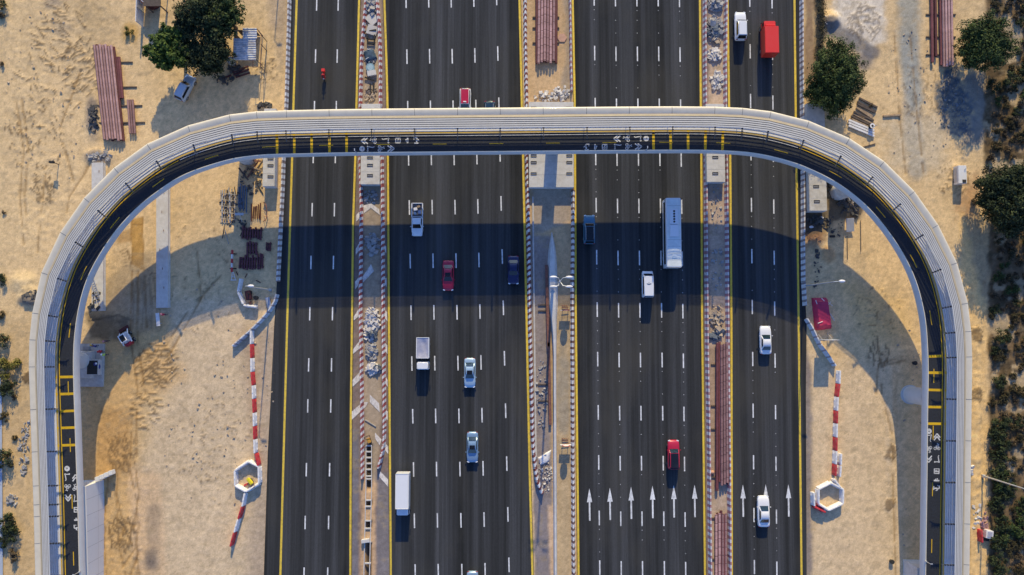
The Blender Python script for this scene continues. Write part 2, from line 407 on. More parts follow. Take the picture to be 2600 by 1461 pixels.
for pl in ([(690,560),(690,615),(715,590),(715,530)],[(750,480),(815,460),(815,500),(755,545)],[(815,460),(885,510),(890,560),(815,500)],[(685,850),(685,905),(715,860),(715,800)],[(680,1130),(680,1195),(715,1150),(715,1085)],[(745,1085),(745,1140),(840,1040),(815,980)],[(822,710),(822,760),(870,830),(870,770)],[(925,815),(925,850),(945,890),(945,830)],[(930,1100),(930,1150),(948,1175),(948,1100)]):
    para(*z2(700,380,pl))
hm.build('chevron_marking', M['hatch'], kind='structure')
# ------------------------------------------------------------------ terrain: one sheet, painted and shaped per vertex
def vnoise(x, y, seed):
    r = np.random.default_rng(seed); T = r.random((256,256))
    xi = np.floor(x).astype(int); yi = np.floor(y).astype(int); fx = x-xi; fy = y-yi
    fx = fx*fx*(3-2*fx); fy = fy*fy*(3-2*fy)
    g = lambda a, b: T[a % 256, b % 256]
    return (g(xi,yi)*(1-fx)+g(xi+1,yi)*fx)*(1-fy)+(g(xi,yi+1)*(1-fx)+g(xi+1,yi+1)*fx)*fy
def fbm(x, y, seed, o=5, rg=.55):
    s = 0; a = 1; t = 0
    for k in range(o):
        s = s+a*vnoise(x*2**k+k*17.3, y*2**k+k*9.1, seed+k); t += a; a *= rg
    return s/t
STEP = .25
X0, X1, Y0, Y1 = -100.0, 100.0, -52.0, 72.0
nx = int((X1-X0)/STEP)+1; ny = int((Y1-Y0)/STEP)+1
gx, gy = np.meshgrid(np.linspace(X0,X1,nx), np.linspace(Y0,Y1,ny))
px, py = proj(gx, gy, 0.0)
n_lo = fbm(gx*.06, gy*.06, 11); n_md = fbm(gx*.35, gy*.35, 21); n_hi = fbm(gx*1.6, gy*1.6, 31, 4, .65); n_st = fbm(gx*1.4, gy*.12, 41, 4)
n_a = fbm(gx*.9+n_md*3, gy*.9, 51, 5, .6)
n_x = fbm(gx*2.6, gy*2.6, 61, 3, .8)
def G(r, g, b): return np.array(s2l((r,g,b)))*1.24
col = np.zeros((ny,nx,3)); hgt = np.zeros((ny,nx))
col[:] = G(203,174,130)
def sm(a, b, t):
    u = np.clip((t-a)/(b-a), 0, 1); return u*u*(3-2*u)
def mixm(c, m): 
    global col
    col = col*(1-m[...,None])+np.asarray(c)*m[...,None]
def ell(cx, cy, rx, ry, rot=0, soft=.35, nz=.35):
    c, s = math.cos(rot), math.sin(rot); dx = px-cx; dy = py-cy
    d = np.sqrt(((dx*c+dy*s)/rx)**2+((-dx*s+dy*c)/ry)**2)+(n_md-.5)*nz*2+(n_hi-.5)*nz
    return 1-sm(1-soft, 1+soft, d)
def poly(pts, soft=6, nz=10):
    """soft mask of a polygon given in px"""
    pts = np.array(pts, float); inside = np.zeros(px.shape, bool); dmin = np.full(px.shape, 1e9)
    for (xa,ya),(xb,yb) in zip(pts, np.roll(pts,-1,0)):
        cond = ((ya > py) != (yb > py)); 
        with np.errstate(divide='ignore', invalid='ignore'):
            xx = (xb-xa)*(py-ya)/(yb-ya+1e-9)+xa
        inside ^= cond & (px < xx)
        t = np.clip(((px-xa)*(xb-xa)+(py-ya)*(yb-ya))/((xb-xa)**2+(yb-ya)**2+1e-9),0,1)
        dmin = np.minimum(dmin, np.hypot(px-xa-t*(xb-xa), py-ya-t*(yb-ya)))
    sd = np.where(inside, dmin, -dmin)+(n_md-.5)*nz*2+(n_hi-.5)*nz
    return sm(-soft, soft, sd)
def pline(pts, w, soft=None, nz=2.0):
    dmin = np.full(px.shape, 1e9)
    for (xa,ya),(xb,yb) in zip(pts, pts[1:]):
        t = np.clip(((px-xa)*(xb-xa)+(py-ya)*(yb-ya))/((xb-xa)**2+(yb-ya)**2+1e-9),0,1)
        dmin = np.minimum(dmin, np.hypot(px-xa-t*(xb-xa), py-ya-t*(yb-ya)))
    d = dmin+(n_md-.5)*nz*2
    return 1-sm(w/2, w/2+(soft or w*.6), d)
# broad tones
mixm(G(196,174,143), poly([(300,760),(730,760),(715,1500),(370,1500),(330,1200),(420,1000),(400,860)],40,30)*.85)
mixm(G(190,154,104), poly([(215,870),(420,800),(470,960),(360,1020),(345,1250),(400,1461),(380,1600),(170,1600)],25,22)*.75)
mixm(G(168,130,82), poly([(245,1030),(330,1040),(335,1200),(250,1230)],16,16)*.6)
mixm(G(198,168,132), poly([(330,1190),(410,1200),(430,1600),(350,1600)],14,14)*.8)
mixm(G(200,172,128), poly([(-400,-400),(110,-400),(105,1600),(-400,1600)],40,30)*.5)
mixm(G(178,150,108), poly([(-400,820),(85,820),(95,1600),(-400,1600)],20,24)*.6)
mixm(G(196,172,138), poly([(2060,900),(2280,920),(2300,1600),(2050,1600)],30,22)*.8)
mixm(G(204,170,112), poly([(2120,700),(2300,760),(2330,860),(2200,860)],30,20)*.6)
mixm(G(214,176,116), poly([(2440,540),(2506,540),(2506,1600),(2430,1600)],12,10)*.7)
# grey compacted shoulders
mixm(G(150,134,118), poly([(640,-400),(745,-400),(735,60),(712,170),(690,60)],14,14)*.55)
mixm(G(150,132,116), poly([(600,830),(705,830),(690,1600),(610,1600),(650,1200)],22,14)*.55)
mixm(G(122,112,106), poly([(2034,830),(2060,940),(2064,1600),(2034,1600)],7,6)*.9)
mixm(G(120,98,82), poly([(2040,-400),(2068,-400),(2068,200),(2045,250)],6,8)*.8)
# medians
def between(l, r, y0, y1, el=0, er=0):
    ys = np.linspace(y0,y1,24); return [(ylerp(l,y)-el,y) for y in ys]+[(ylerp(r,y)+er,y) for y in ys[::-1]]
mixm(G(122,106,98), poly(between(YA_R,YB_L,-400,1900,2,2),2,2))
mixm(G(166,148,124), poly([(926,-400),(960,-400),(968,380),(966,1090),(955,1210),(940,1600),(918,1600),(925,1160),(922,380)],5,5)*.85)
mixm(G(118,112,112), poly([(958,1200),(990,1200),(992,1600),(945,1600)],5,3)*.9)
mixm(G(112,108,112), poly([(891,1090),(912,1090),(908,1600),(891,1600)],4,3)*.9)
mixm(G(196,160,120), poly([(916,1190),(956,1230),(950,1600),(914,1600)],5,6)*.75)
mixm(G(188,158,120), poly(between(YB_R,YC_L,-400,1900,-8,-3),3,4))
mixm(G(140,130,118), poly([(1424,-300),(1448,-300),(1450,262),(1420,262),(1436,150)],7,9)*.75)
mixm(G(136,126,122), poly([(1345,600),(1398,600),(1402,1600),(1358,1600),(1356,1200)],5,4)*.9)
mixm(G(166,148,118), poly([(1408,700),(1454,700),(1454,1600),(1414,1600)],5,8)*.7)
mixm(G(150,142,128), ell(1430,1000,16,120)*.7)
mixm(G(120,112,112), poly([(1356,1220),(1400,1150),(1400,1600),(1360,1600)],4,4)*.8)
mixm(G(196,166,136), poly([(1392,1285),(1403,1285),(1403,1480),(1398,1480)],4,3)*.8)
mixm(G(128,112,106), poly(between(YC_R,YD_L,-400,1900,1,1),2,2))
mixm(G(182,160,138), poly([(1796,-400),(1838,-400),(1842,560),(1850,830),(1846,1600),(1806,1600),(1800,560)],4,4)*.85)
mixm(G(150,128,110), poly([(1800,880),(1822,880),(1824,1270),(1804,1270)],4,4)*.7)
mixm(G(120,124,126), poly([(1350,478),(1450,478),(1452,560),(1350,600)],6,8)*.5)
# oil / dirt / gravel patches, plus shade painted under the east bend
mixm(G(120,110,102), ell(235,300,16,44,.0,.5,.5)*.8)
mixm(G(112,104,98), ell(252,398,34,16,0,.5,.5)*.85)
mixm(G(112,106,102), ell(134,6,20,16,0,.5,.5)*.6)
mixm(G(150,134,112), ell(160,75,26,22,0,.6,.6)*.6)
mixm(G(176,150,110), ell(235,60,50,70,0,.6,.5)*.5)
mixm(G(190,150,80), ell(330,82,20,24)*.6)
mixm(G(168,128,66), poly([(334,556),(362,552),(365,688),(336,672)],2,3)*.85)
mixm(G(140,104,54), pline([(334,556),(336,670)],1.5,1.5,1)*.7+pline([(362,552),(365,688)],2,1.5,1)*.7)
mixm(G(120,92,54), pline([(338,572),(360,570)],1.5,1.5,1)*.6)
mixm(G(150,112,60), poly([(300,590),(334,580),(334,610),(296,622)],3,6)*.6)
for k_ in range(6): mixm(G(112,86,54), pline([(305+k_*3,640+k_*7),(322+k_*2,632+k_*8),(332,650+k_*6)],1.6,1.6,1.5)*.55)
for k_ in range(7): mixm(G(118,98,70), pline([(335+k_*11,700+k_*4%9),(338+k_*11+(k_%3)*3,770),(336+k_*12,835)],3,3,5)*.45)
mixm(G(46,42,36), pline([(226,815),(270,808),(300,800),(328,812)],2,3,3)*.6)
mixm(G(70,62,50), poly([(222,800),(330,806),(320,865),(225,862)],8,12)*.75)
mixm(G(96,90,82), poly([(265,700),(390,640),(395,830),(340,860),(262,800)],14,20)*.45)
mixm(G(100,96,94), ell(82,756,24,22,0,.4,.6)*.8)
mixm(G(218,190,140), ell(60,720,40,30)*.5)
mixm(G(98,92,88), ell(385,1405,14,24,0,.6,.7)*.6); mixm(G(120,108,96), pline([(390,1300),(386,1440)],16,18,8)*.45)
mixm(G(206,194,176), poly([(2105,-300),(2250,-300),(2246,100),(2215,122),(2170,128),(2110,60)],12,16)*.9)
mixm(G(92,92,96), pline([(2100,70),(2150,95),(2215,135)],24,14,10)*.8); mixm(G(104,102,104), ell(2200,150,26,28,0,.5,.5)*.8)
mixm(G(138,142,136), poly([(2268,-300),(2335,-300),(2330,130),(2345,260),(2310,290),(2285,150)],12,14)*.75)
mixm(G(140,142,138), pline([(2310,100),(2318,300),(2330,430)],26,18,10)*.6)
mixm(G(176,164,142), poly([(2240,300),(2400,300),(2400,440),(2260,430)],30,30)*.6)
mixm(G(74,84,92), poly([(2395,170),(2432,165),(2440,215),(2470,270),(2468,345),(2430,350),(2390,330),(2376,240)],6,22)*(.5+.5*sm(.35,.6,n_a)))
mixm(G(104,106,106), poly([(2440,190),(2500,180),(2512,320),(2500,360),(2420,380),(2470,340),(2470,270)],9,12)*.8)
mixm(G(118,112,100), poly([(2450,520),(2505,560),(2515,770),(2490,740),(2470,640)],10,14)*.55)
mixm(G(150,96,64), ell(2466,500,26,60,.3,.6,.7)*.45)
mixm(G(118,76,52), ell(2068,602,24,22,0,.5,.6)*.75); mixm(G(180,136,90), ell(2102,648,14,20,0,.4,.5)*.7)
mixm(G(58,54,50), poly([(2094,420),(2150,440),(2196,520),(2180,556),(2120,560),(2040,600),(2042,530),(2094,535)],5,10)*.8); mixm(G(70,66,60), poly([(2042,540),(2100,540),(2104,590),(2050,600)],6,8)*.7)  # dark scrap ground, with shading under the bend painted into its tone
mixm(G(96,76,48), poly([(2068,-300),(2094,-300),(2092,210),(2068,210)],4,5)*.8)
# scrubland to the east
scrub = poly([(2506,-400),(3200,-400),(3200,1900),(2512,1900),(2512,700),(2500,400)],7,8)
mixm(G(112,93,70), scrub*.95)
mixm(G(84,70,50), scrub*sm(.44,.60,n_md)*.85); mixm(G(52,46,32), scrub*sm(.52,.66,n_a)*.8); mixm(G(186,164,130), scrub*sm(.58,.66,fbm(gx*.3+5,gy*.3,77))*.75)
# fine variation everywhere
col *= (1+(n_lo-.5)*.30+(n_md-.5)*.22+(n_hi-.5)*.34+(n_a-.5)*.2+(n_x-.5)*.42)[...,None]
mixm(G(150,132,104), sm(.58,.70,n_a)*.42)
# faint dark straw/tyre scrapes
def scrape(cx, cy, r, n, seed, ang=None, ln=(10,34), dark=.5, w=1.6):
    rr = random.Random(seed); m = np.zeros(px.shape)
    for _ in range(n):
        a = rr.random()*6.283; d = r*math.sqrt(rr.random()); x, y = cx+d*math.cos(a), cy+d*math.sin(a)*1.2
        t = (ang if ang is not None else rr.random()*3.14)+rr.uniform(-.6,.6); l = rr.uniform(*ln)
        box = (abs(px-x) < l+6) & (abs(py-y) < l+6)
        k = np.zeros(px.shape); 
        if not box.any(): continue
        iy, ix = np.where(box); ys_, ye, xs_, xe = iy.min(), iy.max()+1, ix.min(), ix.max()+1
        sx_, sy_ = px[ys_:ye,xs_:xe], py[ys_:ye,xs_:xe]
        c, s = math.cos(t), math.sin(t); u = (sx_-x)*c+(sy_-y)*s; v = -(sx_-x)*s+(sy_-y)*c + .012*u*u*rr.choice((-1,1))*.6
        f = (1-sm(l*.3,l*.5,abs(u)))*(1-sm(w*.5,w*1.4,abs(v)))
        m[ys_:ye,xs_:xe] = np.maximum(m[ys_:ye,xs_:xe], f)
    mixm(G(84,66,46), np.clip(m*dark*1.35,0,.85)); return m
TR = 0
TR = scrape(395,930,50,90,1,-.35,(12,44)); TR = TR+scrape(150,90,70,60,2,.6)+scrape(215,170,60,70,3,-.7,(10,40))+scrape(120,220,90,40,4)+scrape(110,480,30,50,5,1.2,(8,26))+scrape(370,1040,40,40,6,.1)
TR = TR+scrape(500,700,120,50,21,None,(6,26),.35,1.2)+scrape(560,1150,110,90,22,None,(5,24),.35,1.2)+scrape(90,350,80,60,23,1.3,(8,30),.5,1.3)+scrape(2230,800,60,40,24,None,(6,24),.35,1.2)+scrape(2420,450,40,50,25,None,(5,20),.45,1.3)+scrape(2350,240,60,50,26,1.4,(8,36),.35,1.4)+scrape(310,1350,36,60,27,1.3,(12,50),.5,1.6)+scrape(310,1150,36,50,28,1.5,(12,50),.4,1.6)+scrape(680,180,30,40,29,None,(5,18),.5,1.2)
TR = TR+scrape(2195,60,40,60,7,None,(14,40),.4)+scrape(2480,850,14,50,8,.4,(10,26))+scrape(2480,1000,14,40,9,.4,(10,26))+scrape(2262,1150,14,40,10,-1.0,(10,24))+scrape(2260,1280,12,50,11,-1.0,(10,24))+scrape(75,960,14,90,12,.2,(6,18),.6)+scrape(2230,900,30,30,13,1.3)
# wheel ruts
RUT = 0
for k, pl in enumerate([[(335,1040),(330,1200),(348,1280),(345,1461)],[(346,1040),(345,1210),(352,1250),(340,1330),(352,1461)],[(275,1200),(262,1330),(268,1470)],[(290,1230),(300,1320),(335,1380),(345,1461)],[(262,1260),(262,1480)],[(300,1100),(296,1260),(310,1320),(345,1340)],[(310,1440),(345,1390),(352,1330)],[(330,1461),(352,1400)],[(318,1461),(300,1380),(318,1320)],
                        [(205,180),(150,330),(190,470)],[(60,620),(50,500),(60,380),(40,250)],[(72,620),(62,500),(72,380),(55,250)],[(170,540),(176,500),(215,440),(225,420)],[(95,640),(110,480),(118,420)],[(2270,80),(2285,300),(2300,440)],[(2310,80),(2330,300),(2345,440)],[(2230,880),(2240,1000),(2262,1100),(2272,1330),(2275,1500)],[(2455,820),(2462,1100),(2462,1500)],[(420,880),(470,800),(560,700)],[(500,640),(510,760),(430,900)],[(335,690),(330,860),(350,1000)],[(350,690),(348,860),(368,1000)],[(365,690),(372,830)],[(2310,900),(2230,925),(2225,1000)],[(2300,915),(2240,930)]]):
    m = pline(pl, 2.2, 3.2, 1.6)*sm(.34,.5,fbm(gx*.5,gy*.5,90+k)); RUT = RUT+m
    mixm(G(128,100,64), m*.55)
road = np.zeros(px.shape)
for l, r in ((AL_EDGE,YA_R),(YB_L,YB_R),(YC_L,YC_R),(YD_L,DR_EDGE)): road = np.maximum(road, poly(between(l,r,-420,1900,14,14),8,0))
med = np.maximum(poly(between(YA_R,YB_L,-400,1900),3,0), np.maximum(poly(between(YB_R,YC_L,-400,1900),3,0), poly(between(YC_R,YD_L,-400,1900),3,0)))
rough = np.clip(.35+ell(150,120,160,220,0,.6)*.5+ell(110,480,60,150,0,.5)*.8+poly([(210,1000),(370,1000),(380,1600),(200,1600)],20,10)*.8+poly([(2440,700),(2500,700),(2500,1600),(2440,1600)],10,8)*1.2+scrub*1.6,0,2)
hgt = ((n_md-.5)*.05+(n_hi-.5)*.12*rough+(n_a-.5)*.09*rough+(n_x-.5)*.07*(.4+rough)) - RUT*.11 + TR*.10
def mound(cx, cy, rx, ry, h, rot=0):
    global hgt
    hgt = hgt + ell(cx,cy,rx,ry,rot,.8,.35)*h*(.75+.5*n_a)
for a in [(82,756,24,20,.7),(235,300,18,42,.35),(252,398,32,15,.4),(2068,602,24,22,.5),(2102,648,13,20,.35),(2150,520,36,28,.5),(2262,1080,10,140,.28),(60,715,30,20,.35),(1408,240,34,18,.3),(1395,225,30,26,.25),(2480,900,10,200,.3),(2478,1200,10,160,.3),(320,590,26,60,.18),(2110,52,16,16,.8),(672,268,18,8,.3),(385,1410,14,22,.2),(2300,890,16,8,.3)]: mound(*a)
flat = np.clip(road+med*.85,0,1); hgt = hgt*(1-flat); hgt = hgt - .012*flat
# paint the trench between the first median rails dark and sink it
tr = poly([(930,1132),(944,1132),(943,1235),(941,1461),(936,1600),(926,1600),(928,1461),(930,1235)],2.5,0)
trd = tr*np.maximum(1-sm(1236,1250,py), (sm(1270,1274,py)*(1-sm(1285,1290,py))+sm(1322,1326,py)*(1-sm(1340,1345,py))+sm(1378,1382,py)))
mixm(G(52,46,42), trd*.9); hgt = hgt-trd*.5
verts = np.stack([gx,gy,hgt],-1).reshape(-1,3)
idx = np.arange(nx*ny).reshape(ny,nx)
faces = np.stack([idx[:-1,:-1],idx[:-1,1:],idx[1:,1:],idx[1:,:-1]],-1).reshape(-1,4)
# far skirt
BIG = 2500.0
sk = np.array([(-BIG,-BIG,-.02),(BIG,-BIG,-.02),(BIG,BIG,-.02),(-BIG,BIG,-.02),(X0,Y0,-.02),(X1,Y0,-.02),(X1,Y1,-.02),(X0,Y1,-.02)])
nb = len(verts); verts = np.vstack([verts, sk]); skf = np.array([(0,1,5,4),(1,2,6,5),(2,3,7,6),(3,0,4,7)])+nb
faces = np.vstack([faces, skf])
me = bpy.data.meshes.new('ground'); me.vertices.add(len(verts)); me.vertices.foreach_set('co', verts.astype(np.float32).ravel())
me.loops.add(faces.size); me.loops.foreach_set('vertex_index', faces.astype(np.int32).ravel())
me.polygons.add(len(faces)); me.polygons.foreach_set('loop_start', np.arange(0,faces.size,4,dtype=np.int32)); me.polygons.foreach_set('loop_total', np.full(len(faces),4,np.int32))
me.update(calc_edges=True); me.polygons.foreach_set('use_smooth', [True]*len(faces))
ca = me.color_attributes.new('tone','FLOAT_COLOR','POINT')
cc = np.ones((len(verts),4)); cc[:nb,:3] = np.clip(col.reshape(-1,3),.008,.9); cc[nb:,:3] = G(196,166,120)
ca.data.foreach_set('color', cc.astype(np.float32).ravel())
ground = bpy.data.objects.new('ground', me); COL.objects.link(ground); tag(ground, kind='structure')
m, nt, b = newmat('sandy_ground')
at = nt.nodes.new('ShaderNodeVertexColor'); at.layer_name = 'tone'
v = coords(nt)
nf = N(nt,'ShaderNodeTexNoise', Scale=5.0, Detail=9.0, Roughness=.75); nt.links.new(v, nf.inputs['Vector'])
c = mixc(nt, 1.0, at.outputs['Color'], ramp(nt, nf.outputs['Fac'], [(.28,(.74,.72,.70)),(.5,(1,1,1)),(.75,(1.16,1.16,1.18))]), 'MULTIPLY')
vo = N(nt,'ShaderNodeTexVoronoi', Scale=1.15); nt.links.new(v, vo.inputs['Vector'])
c = mixc(nt, ramp(nt, vo.outputs['Distance'], [(.03,(.6,)*3),(.08,(0,0,0))]), c, (.16,.13,.10))
np_ = N(nt,'ShaderNodeTexNoise', Scale=.16, Detail=5.0, Roughness=.65); nt.links.new(v, np_.inputs['Vector'])
v2 = N(nt,'ShaderNodeTexVoronoi', Scale=2.1); nt.links.new(v, v2.inputs['Vector'])
dots = ramp(nt, v2.outputs['Distance'], [(.08,(.5,)*3),(.2,(0,0,0))]); msk = ramp(nt, np_.outputs['Fac'], [(.52,(0,0,0)),(.62,(1,1,1))])
c = mixc(nt, mixc(nt, 1.0, dots, msk, 'MULTIPLY'), c, (.20,.15,.10))
n3 = N(nt,'ShaderNodeTexNoise', Scale=1.3, Detail=10.0, Roughness=.85); nt.links.new(v, n3.inputs['Vector'])
c = mixc(nt, 1.0, c, ramp(nt, n3.outputs['Fac'], [(.36,(.80,.79,.77)),(.5,(1,1,1)),(.64,(1.12,1.12,1.12))]), 'MULTIPLY')
nt.links.new(c, b.inputs['Base Color']); b.inputs['Roughness'].default_value = .95; b.inputs['Specular IOR Level'].default_value = .15
bp = N(nt,'ShaderNodeBump', Strength=.5, Distance=.06); nt.links.new(nf.outputs['Fac'], bp.inputs['Height']); nt.links.new(bp.outputs[0], b.inputs['Normal'])
me.materials.append(m)
# ------------------------------------------------------------------ the cycle bridge
ctrl = []   # (px, py, deck height)
left = [(215,1800,3.6),(208,1600,4.2),(202,1461,4.7),(198,1300,5.2),(193,1150,5.75),(190,1057,6.1),(187,968,6.4),(186.5,894,6.7),(192,828,6.9),(205,757,7.15),(226,695,7.35),(258,638,7.6),(297,582,7.8),(350,525.5,8.0),(407,481,8.15),(463,445,8.3),(535,418.6,8.45),(594,402,8.55),(668,393,8.6)]
top = [(747,391,8.6),(872,388,8.6),(1086,386,8.6),(1270,384.5,8.6),(1440,383,8.6),(1618,381.6,8.6),(1765,381.2,8.6)]
right = [(1840,383,8.6),(1911,388,8.55),(1973.6,401,8.5),(2033,418.6,8.4),(2107,453,8.25),(2152,482.5,8.1),(2196,518,7.95),(2235,561,7.8),(2271,609,7.6),(2303,662,7.4),(2327,715.6,7.2),(2342,771,7.0),(2351,819,6.85),(2355,879,6.65),(2357,938,6.45),(2355.5,1027,6.15),(2354,1176,5.6),(2352,1320,5.1),(2350,1461,4.6),(2347,1600,4.1),(2343,1800,3.5)]
PAR = .9
cp = [P(a,b,z+PAR) - Vector((0,0,PAR)) for a,b,z in left+top+right]
def catmull(pts, step=.25):
    out = []
    for i in range(len(pts)-1):
        p0 = pts[max(i-1,0)]; p1 = pts[i]; p2 = pts[i+1]; p3 = pts[min(i+2,len(pts)-1)]
        n = max(2, int((p2-p1).length/step))
        for k in range(n):
            t = k/n
            out.append(.5*((2*p1)+(p2-p0)*t+(2*p0-5*p1+4*p2-p3)*t*t+(3*p1-p0-3*p2+p3)*t**3))
    return out+[pts[-1]]
fine = catmull(cp)
# smooth and resample to equal steps
arr = np.array([tuple(p) for p in fine])
for _ in range(60): arr[1:-1] = arr[1:-1]*.5+(arr[:-2]+arr[2:])*.25
sl_ = np.concatenate([[0],np.cumsum(np.linalg.norm(np.diff(arr[:,:2],axis=0),axis=1))])
S_END = sl_[-1]
def at(s):
    s = min(max(s,0),S_END); return Vector([np.interp(s, sl_, arr[:,k]) for k in range(3)])
def nrm(s):
    d = at(s+.6)-at(s-.6); d.z = 0; d.normalize(); return Vector((-d.y,d.x,0))
def B(s, u, z):
    if u > 3.3:      # the outer half narrows a little on the two descending legs
        a = abs(s-S_END*.5)/(S_END*.5); t = min(max((a-.36)/.32,0),1); t = t*t*(3-2*t)
        u = 3.3+(u-3.3)*(1.08-.23*t)
    return at(s)+nrm(s)*u+Vector((0,0,z))
def s_of(px_, py_, u=0, z=0):
    best = (1e9,0)
    for s in np.arange(0,S_END,.5):
        p = B(s,u,z); q = proj(*p); d = (q[0]-px_)**2+(q[1]-py_)**2
        if d < best[0]: best = (d,s)
    for s in np.arange(best[1]-.5,best[1]+.5,.05):
        p = B(s,u,z); q = proj(*p); d = (q[0]-px_)**2+(q[1]-py_)**2
        if d < best[0]: best = (d,s)
    return best[1]
bridge = thing('footbridge', 'pale curved cycle and foot bridge with slatted outer canopy arching over the highway', 'bridge', P(1290,340))
def bpart(mb, name, m, **kw): return mb.build(name, m, parent=bridge, world=True, **kw)
SS = list(np.arange(0, S_END, 1.0))+[S_END]
def sweep(prof, ss, m=0, closed=True, mb=None):
    mb = mb or MB(); rings = [[B(s,u,z) for u,z in prof] for s in ss]
    mb.loft(rings, m, caps=closed, closed=closed); return mb
DW = 2.8
bpart(sweep([(0,0),(DW,0),(DW,-.25),(0,-.25)], SS), 'cycle_deck', M['deck_asphalt'])
# white box girder skin below and outer fascia
bpart(sweep([(.0,-.27),(5.5,-.27),(5.75,-.1),(5.95,-.9),(5.6,-1.75),(4.6,-1.95),(1.6,-1.9),(.05,-.75)], SS), 'girder', M['parapet'], smooth=True)
# inner parapet : leaning white skin with a rounded lip
bpart(sweep([(.06,.0),(.05,.82),(.0,.9),(-.06,.91),(-.12,.85),(-.24,.1),(-.24,-.2),(-.12,-.3),(-.02,-.2)], SS), 'parapet', M['parapet'], smooth=True)
bpart(sweep([(.04,.90),(.04,.96),(-.07,.96),(-.07,.90)], SS), 'parapet_cap', M['cream'])  # cream strip: the sunlit line along the parapet top, put into colour
# outer kerb, footway boards
bpart(sweep([(DW+.2,-.2),(DW+.2,.12),(DW+.5,.12),(DW+.5,-.2)], SS), 'kerb', M['tan_trim'])
bpart(sweep([(DW+.0,-.2),(DW+.0,-.05),(DW+.2,-.05),(DW+.2,-.2)], SS), 'drain_slot', M['rib'])
fm = MB()
for k in range(6):
    u0 = DW+.53+k*.345
    sweep([(u0,-.1),(u0,.1),(u0+.285,.1),(u0+.285,-.1)], SS, mb=fm)
bpart(fm, 'footway', M['floor_board'])
bpart(sweep([(DW+.52,-.16),(DW+.52,-.12),(5.4,-.12),(5.4,-.16)], SS), 'footway_gap_shade', M['rib'])  # dark strip added below so the gaps between boards read as shade
# ribs sit where the photo shows them
RIBPX = [(142,1461),(140,1379),(140,1311),(142,1281),(138,1233),(134,1146),(131,1039),(131,932),(135,867.5),(141,804.6),(157,710),(202,620.6),(254,539),(321,466),(405,419),(493,371),(588,336),(653,327),(727,320),(835,318),(943.7,316),(1052.7,315),(1161.5,314),(1270,313),(1380,312),(1489.6,311),(1599,310),(1707,309),(1815,309),(1885,310),(1952,317),(2043,347),(2132.5,401),(2214,451),(2279.6,522.6),(2336,601),(2380.5,687),(2404,781),(2407,846),(2410,908.5),(2412,1014),(2410,1119),(2408,1225),(2407,1330),(2405,1434)]
ribs = []
for i, (a, b_) in enumerate(RIBPX): ribs.append(s_of(a, b_, 3.0, 2.6))
ribs = sorted(ribs)
step0 = 6.6
lead = [ribs[0]-step0*k for k in range(1,5) if ribs[0]-step0*k > .5]; tail = [ribs[-1]+step0*k for k in range(1,5) if ribs[-1]+step0*k < S_END-.5]
ribs = sorted(lead)+ribs+tail
RS = sorted([0.0]+ribs+[S_END])          # canopy is straight between ribs
clean = [RS[0]]
for s in RS[1:]:
    if s-clean[-1] > 1.4: clean.append(s)
RS = clean
# cream cowl (top visor, rounded rim)
cow = [(4.93,2.42),(5.15,2.50),(5.4,2.56),(5.62,2.60),(5.78,2.60),(5.9,2.55),(5.97,2.44),(5.97,2.28),(5.90,2.22),(5.7,2.34),(5.3,2.36),(4.95,2.30)]
bpart(sweep(cow, RS), 'cowl', M['cream'], smooth=True)
bpart(sweep([(4.60,2.50),(4.60,2.57),(4.90,2.51),(4.90,2.44)], RS), 'tan_rail', M['tan_trim'])
lv = MB(); ld = MB()
for k in range(5):          # louvre blades under the open sky, inboard of the cowl
    u0 = 3.0+k*.32; z0 = 2.96-.085*k
    sweep([(u0,z0),(u0,z0+.05),(u0+.19,z0+.05),(u0+.19,z0)], RS, mb=lv)
    sweep([(u0+.195,z0-.12),(u0+.195,z0-.08),(u0+.315,z0-.08),(u0+.315,z0-.12)], RS, mb=ld)  # dark strips added under the gaps, standing in for shade between blades
bpart(lv, 'canopy_louvres', M['slat_grey']); bpart(ld, 'louvre_gap_shade', M['rib_light'])
wl = MB()
for k in range(8):          # open wall louvres on the outer side
    z0 = .25+k*.265; u0 = 5.50+.30*math.sin(k/7*1.6)
    sweep([(u0,z0),(u0,z0+.03),(u0+.17,z0+.03),(u0+.17,z0)], RS, mb=wl)
bpart(wl, 'wall_louvres', M['slat'])
def rib_mesh():
    mb = MB()
    c = [(5.62,-.2),(5.80,.7),(5.80,1.35),(5.62,1.95),(5.2,2.26),(4.6,2.36),(3.8,2.58),(3.05,2.74),(2.4,2.74),(1.9,2.68),(1.35,2.52)]
    w = [.16,.18,.2,.2,.2,.18,.18,.16,.13,.10,.05]
    rings = []
    for (u,z),h in zip(c,w):
        rings.append([(-.05,u,z-h*.5),(.05,u,z-h*.5),(.05,u,z+h*.3),(-.05,u,z+h*.3)])
    mb.loft(rings)
    mk = MB(); rg = []
    for k in range(8):       # castellated bar on the rib carries the blades
        u0 = 1.75+k*.40; zk = 2.80-max(0,k-3)*.10
        for du, hw, hh in ((-.081,.03,.02),(-.08,.12,.08),(.08,.12,.08),(.081,.03,.02)):
            rg.append([(-hw,u0+du,zk-hh),(hw,u0+du,zk-hh),(hw,u0+du,zk+hh),(-hw,u0+du,zk+hh)])
    mk.loft(rg)
    return mb, mk
rm0, rk0 = rib_mesh()
for s in ribs:
    n = nrm(s); t = Vector((n.y,-n.x,0)); o_ = at(s)
    for nm_, src_, mt_ in (('rib',rm0,M['rib_light']),('rib_brackets',rk0,M['rib'])):
        mb = MB(); mb.add([o_+t*a+n*u+Vector((0,0,z)) for a,u,z in src_.v], src_.f)
        bpart(mb, nm_, mt_)
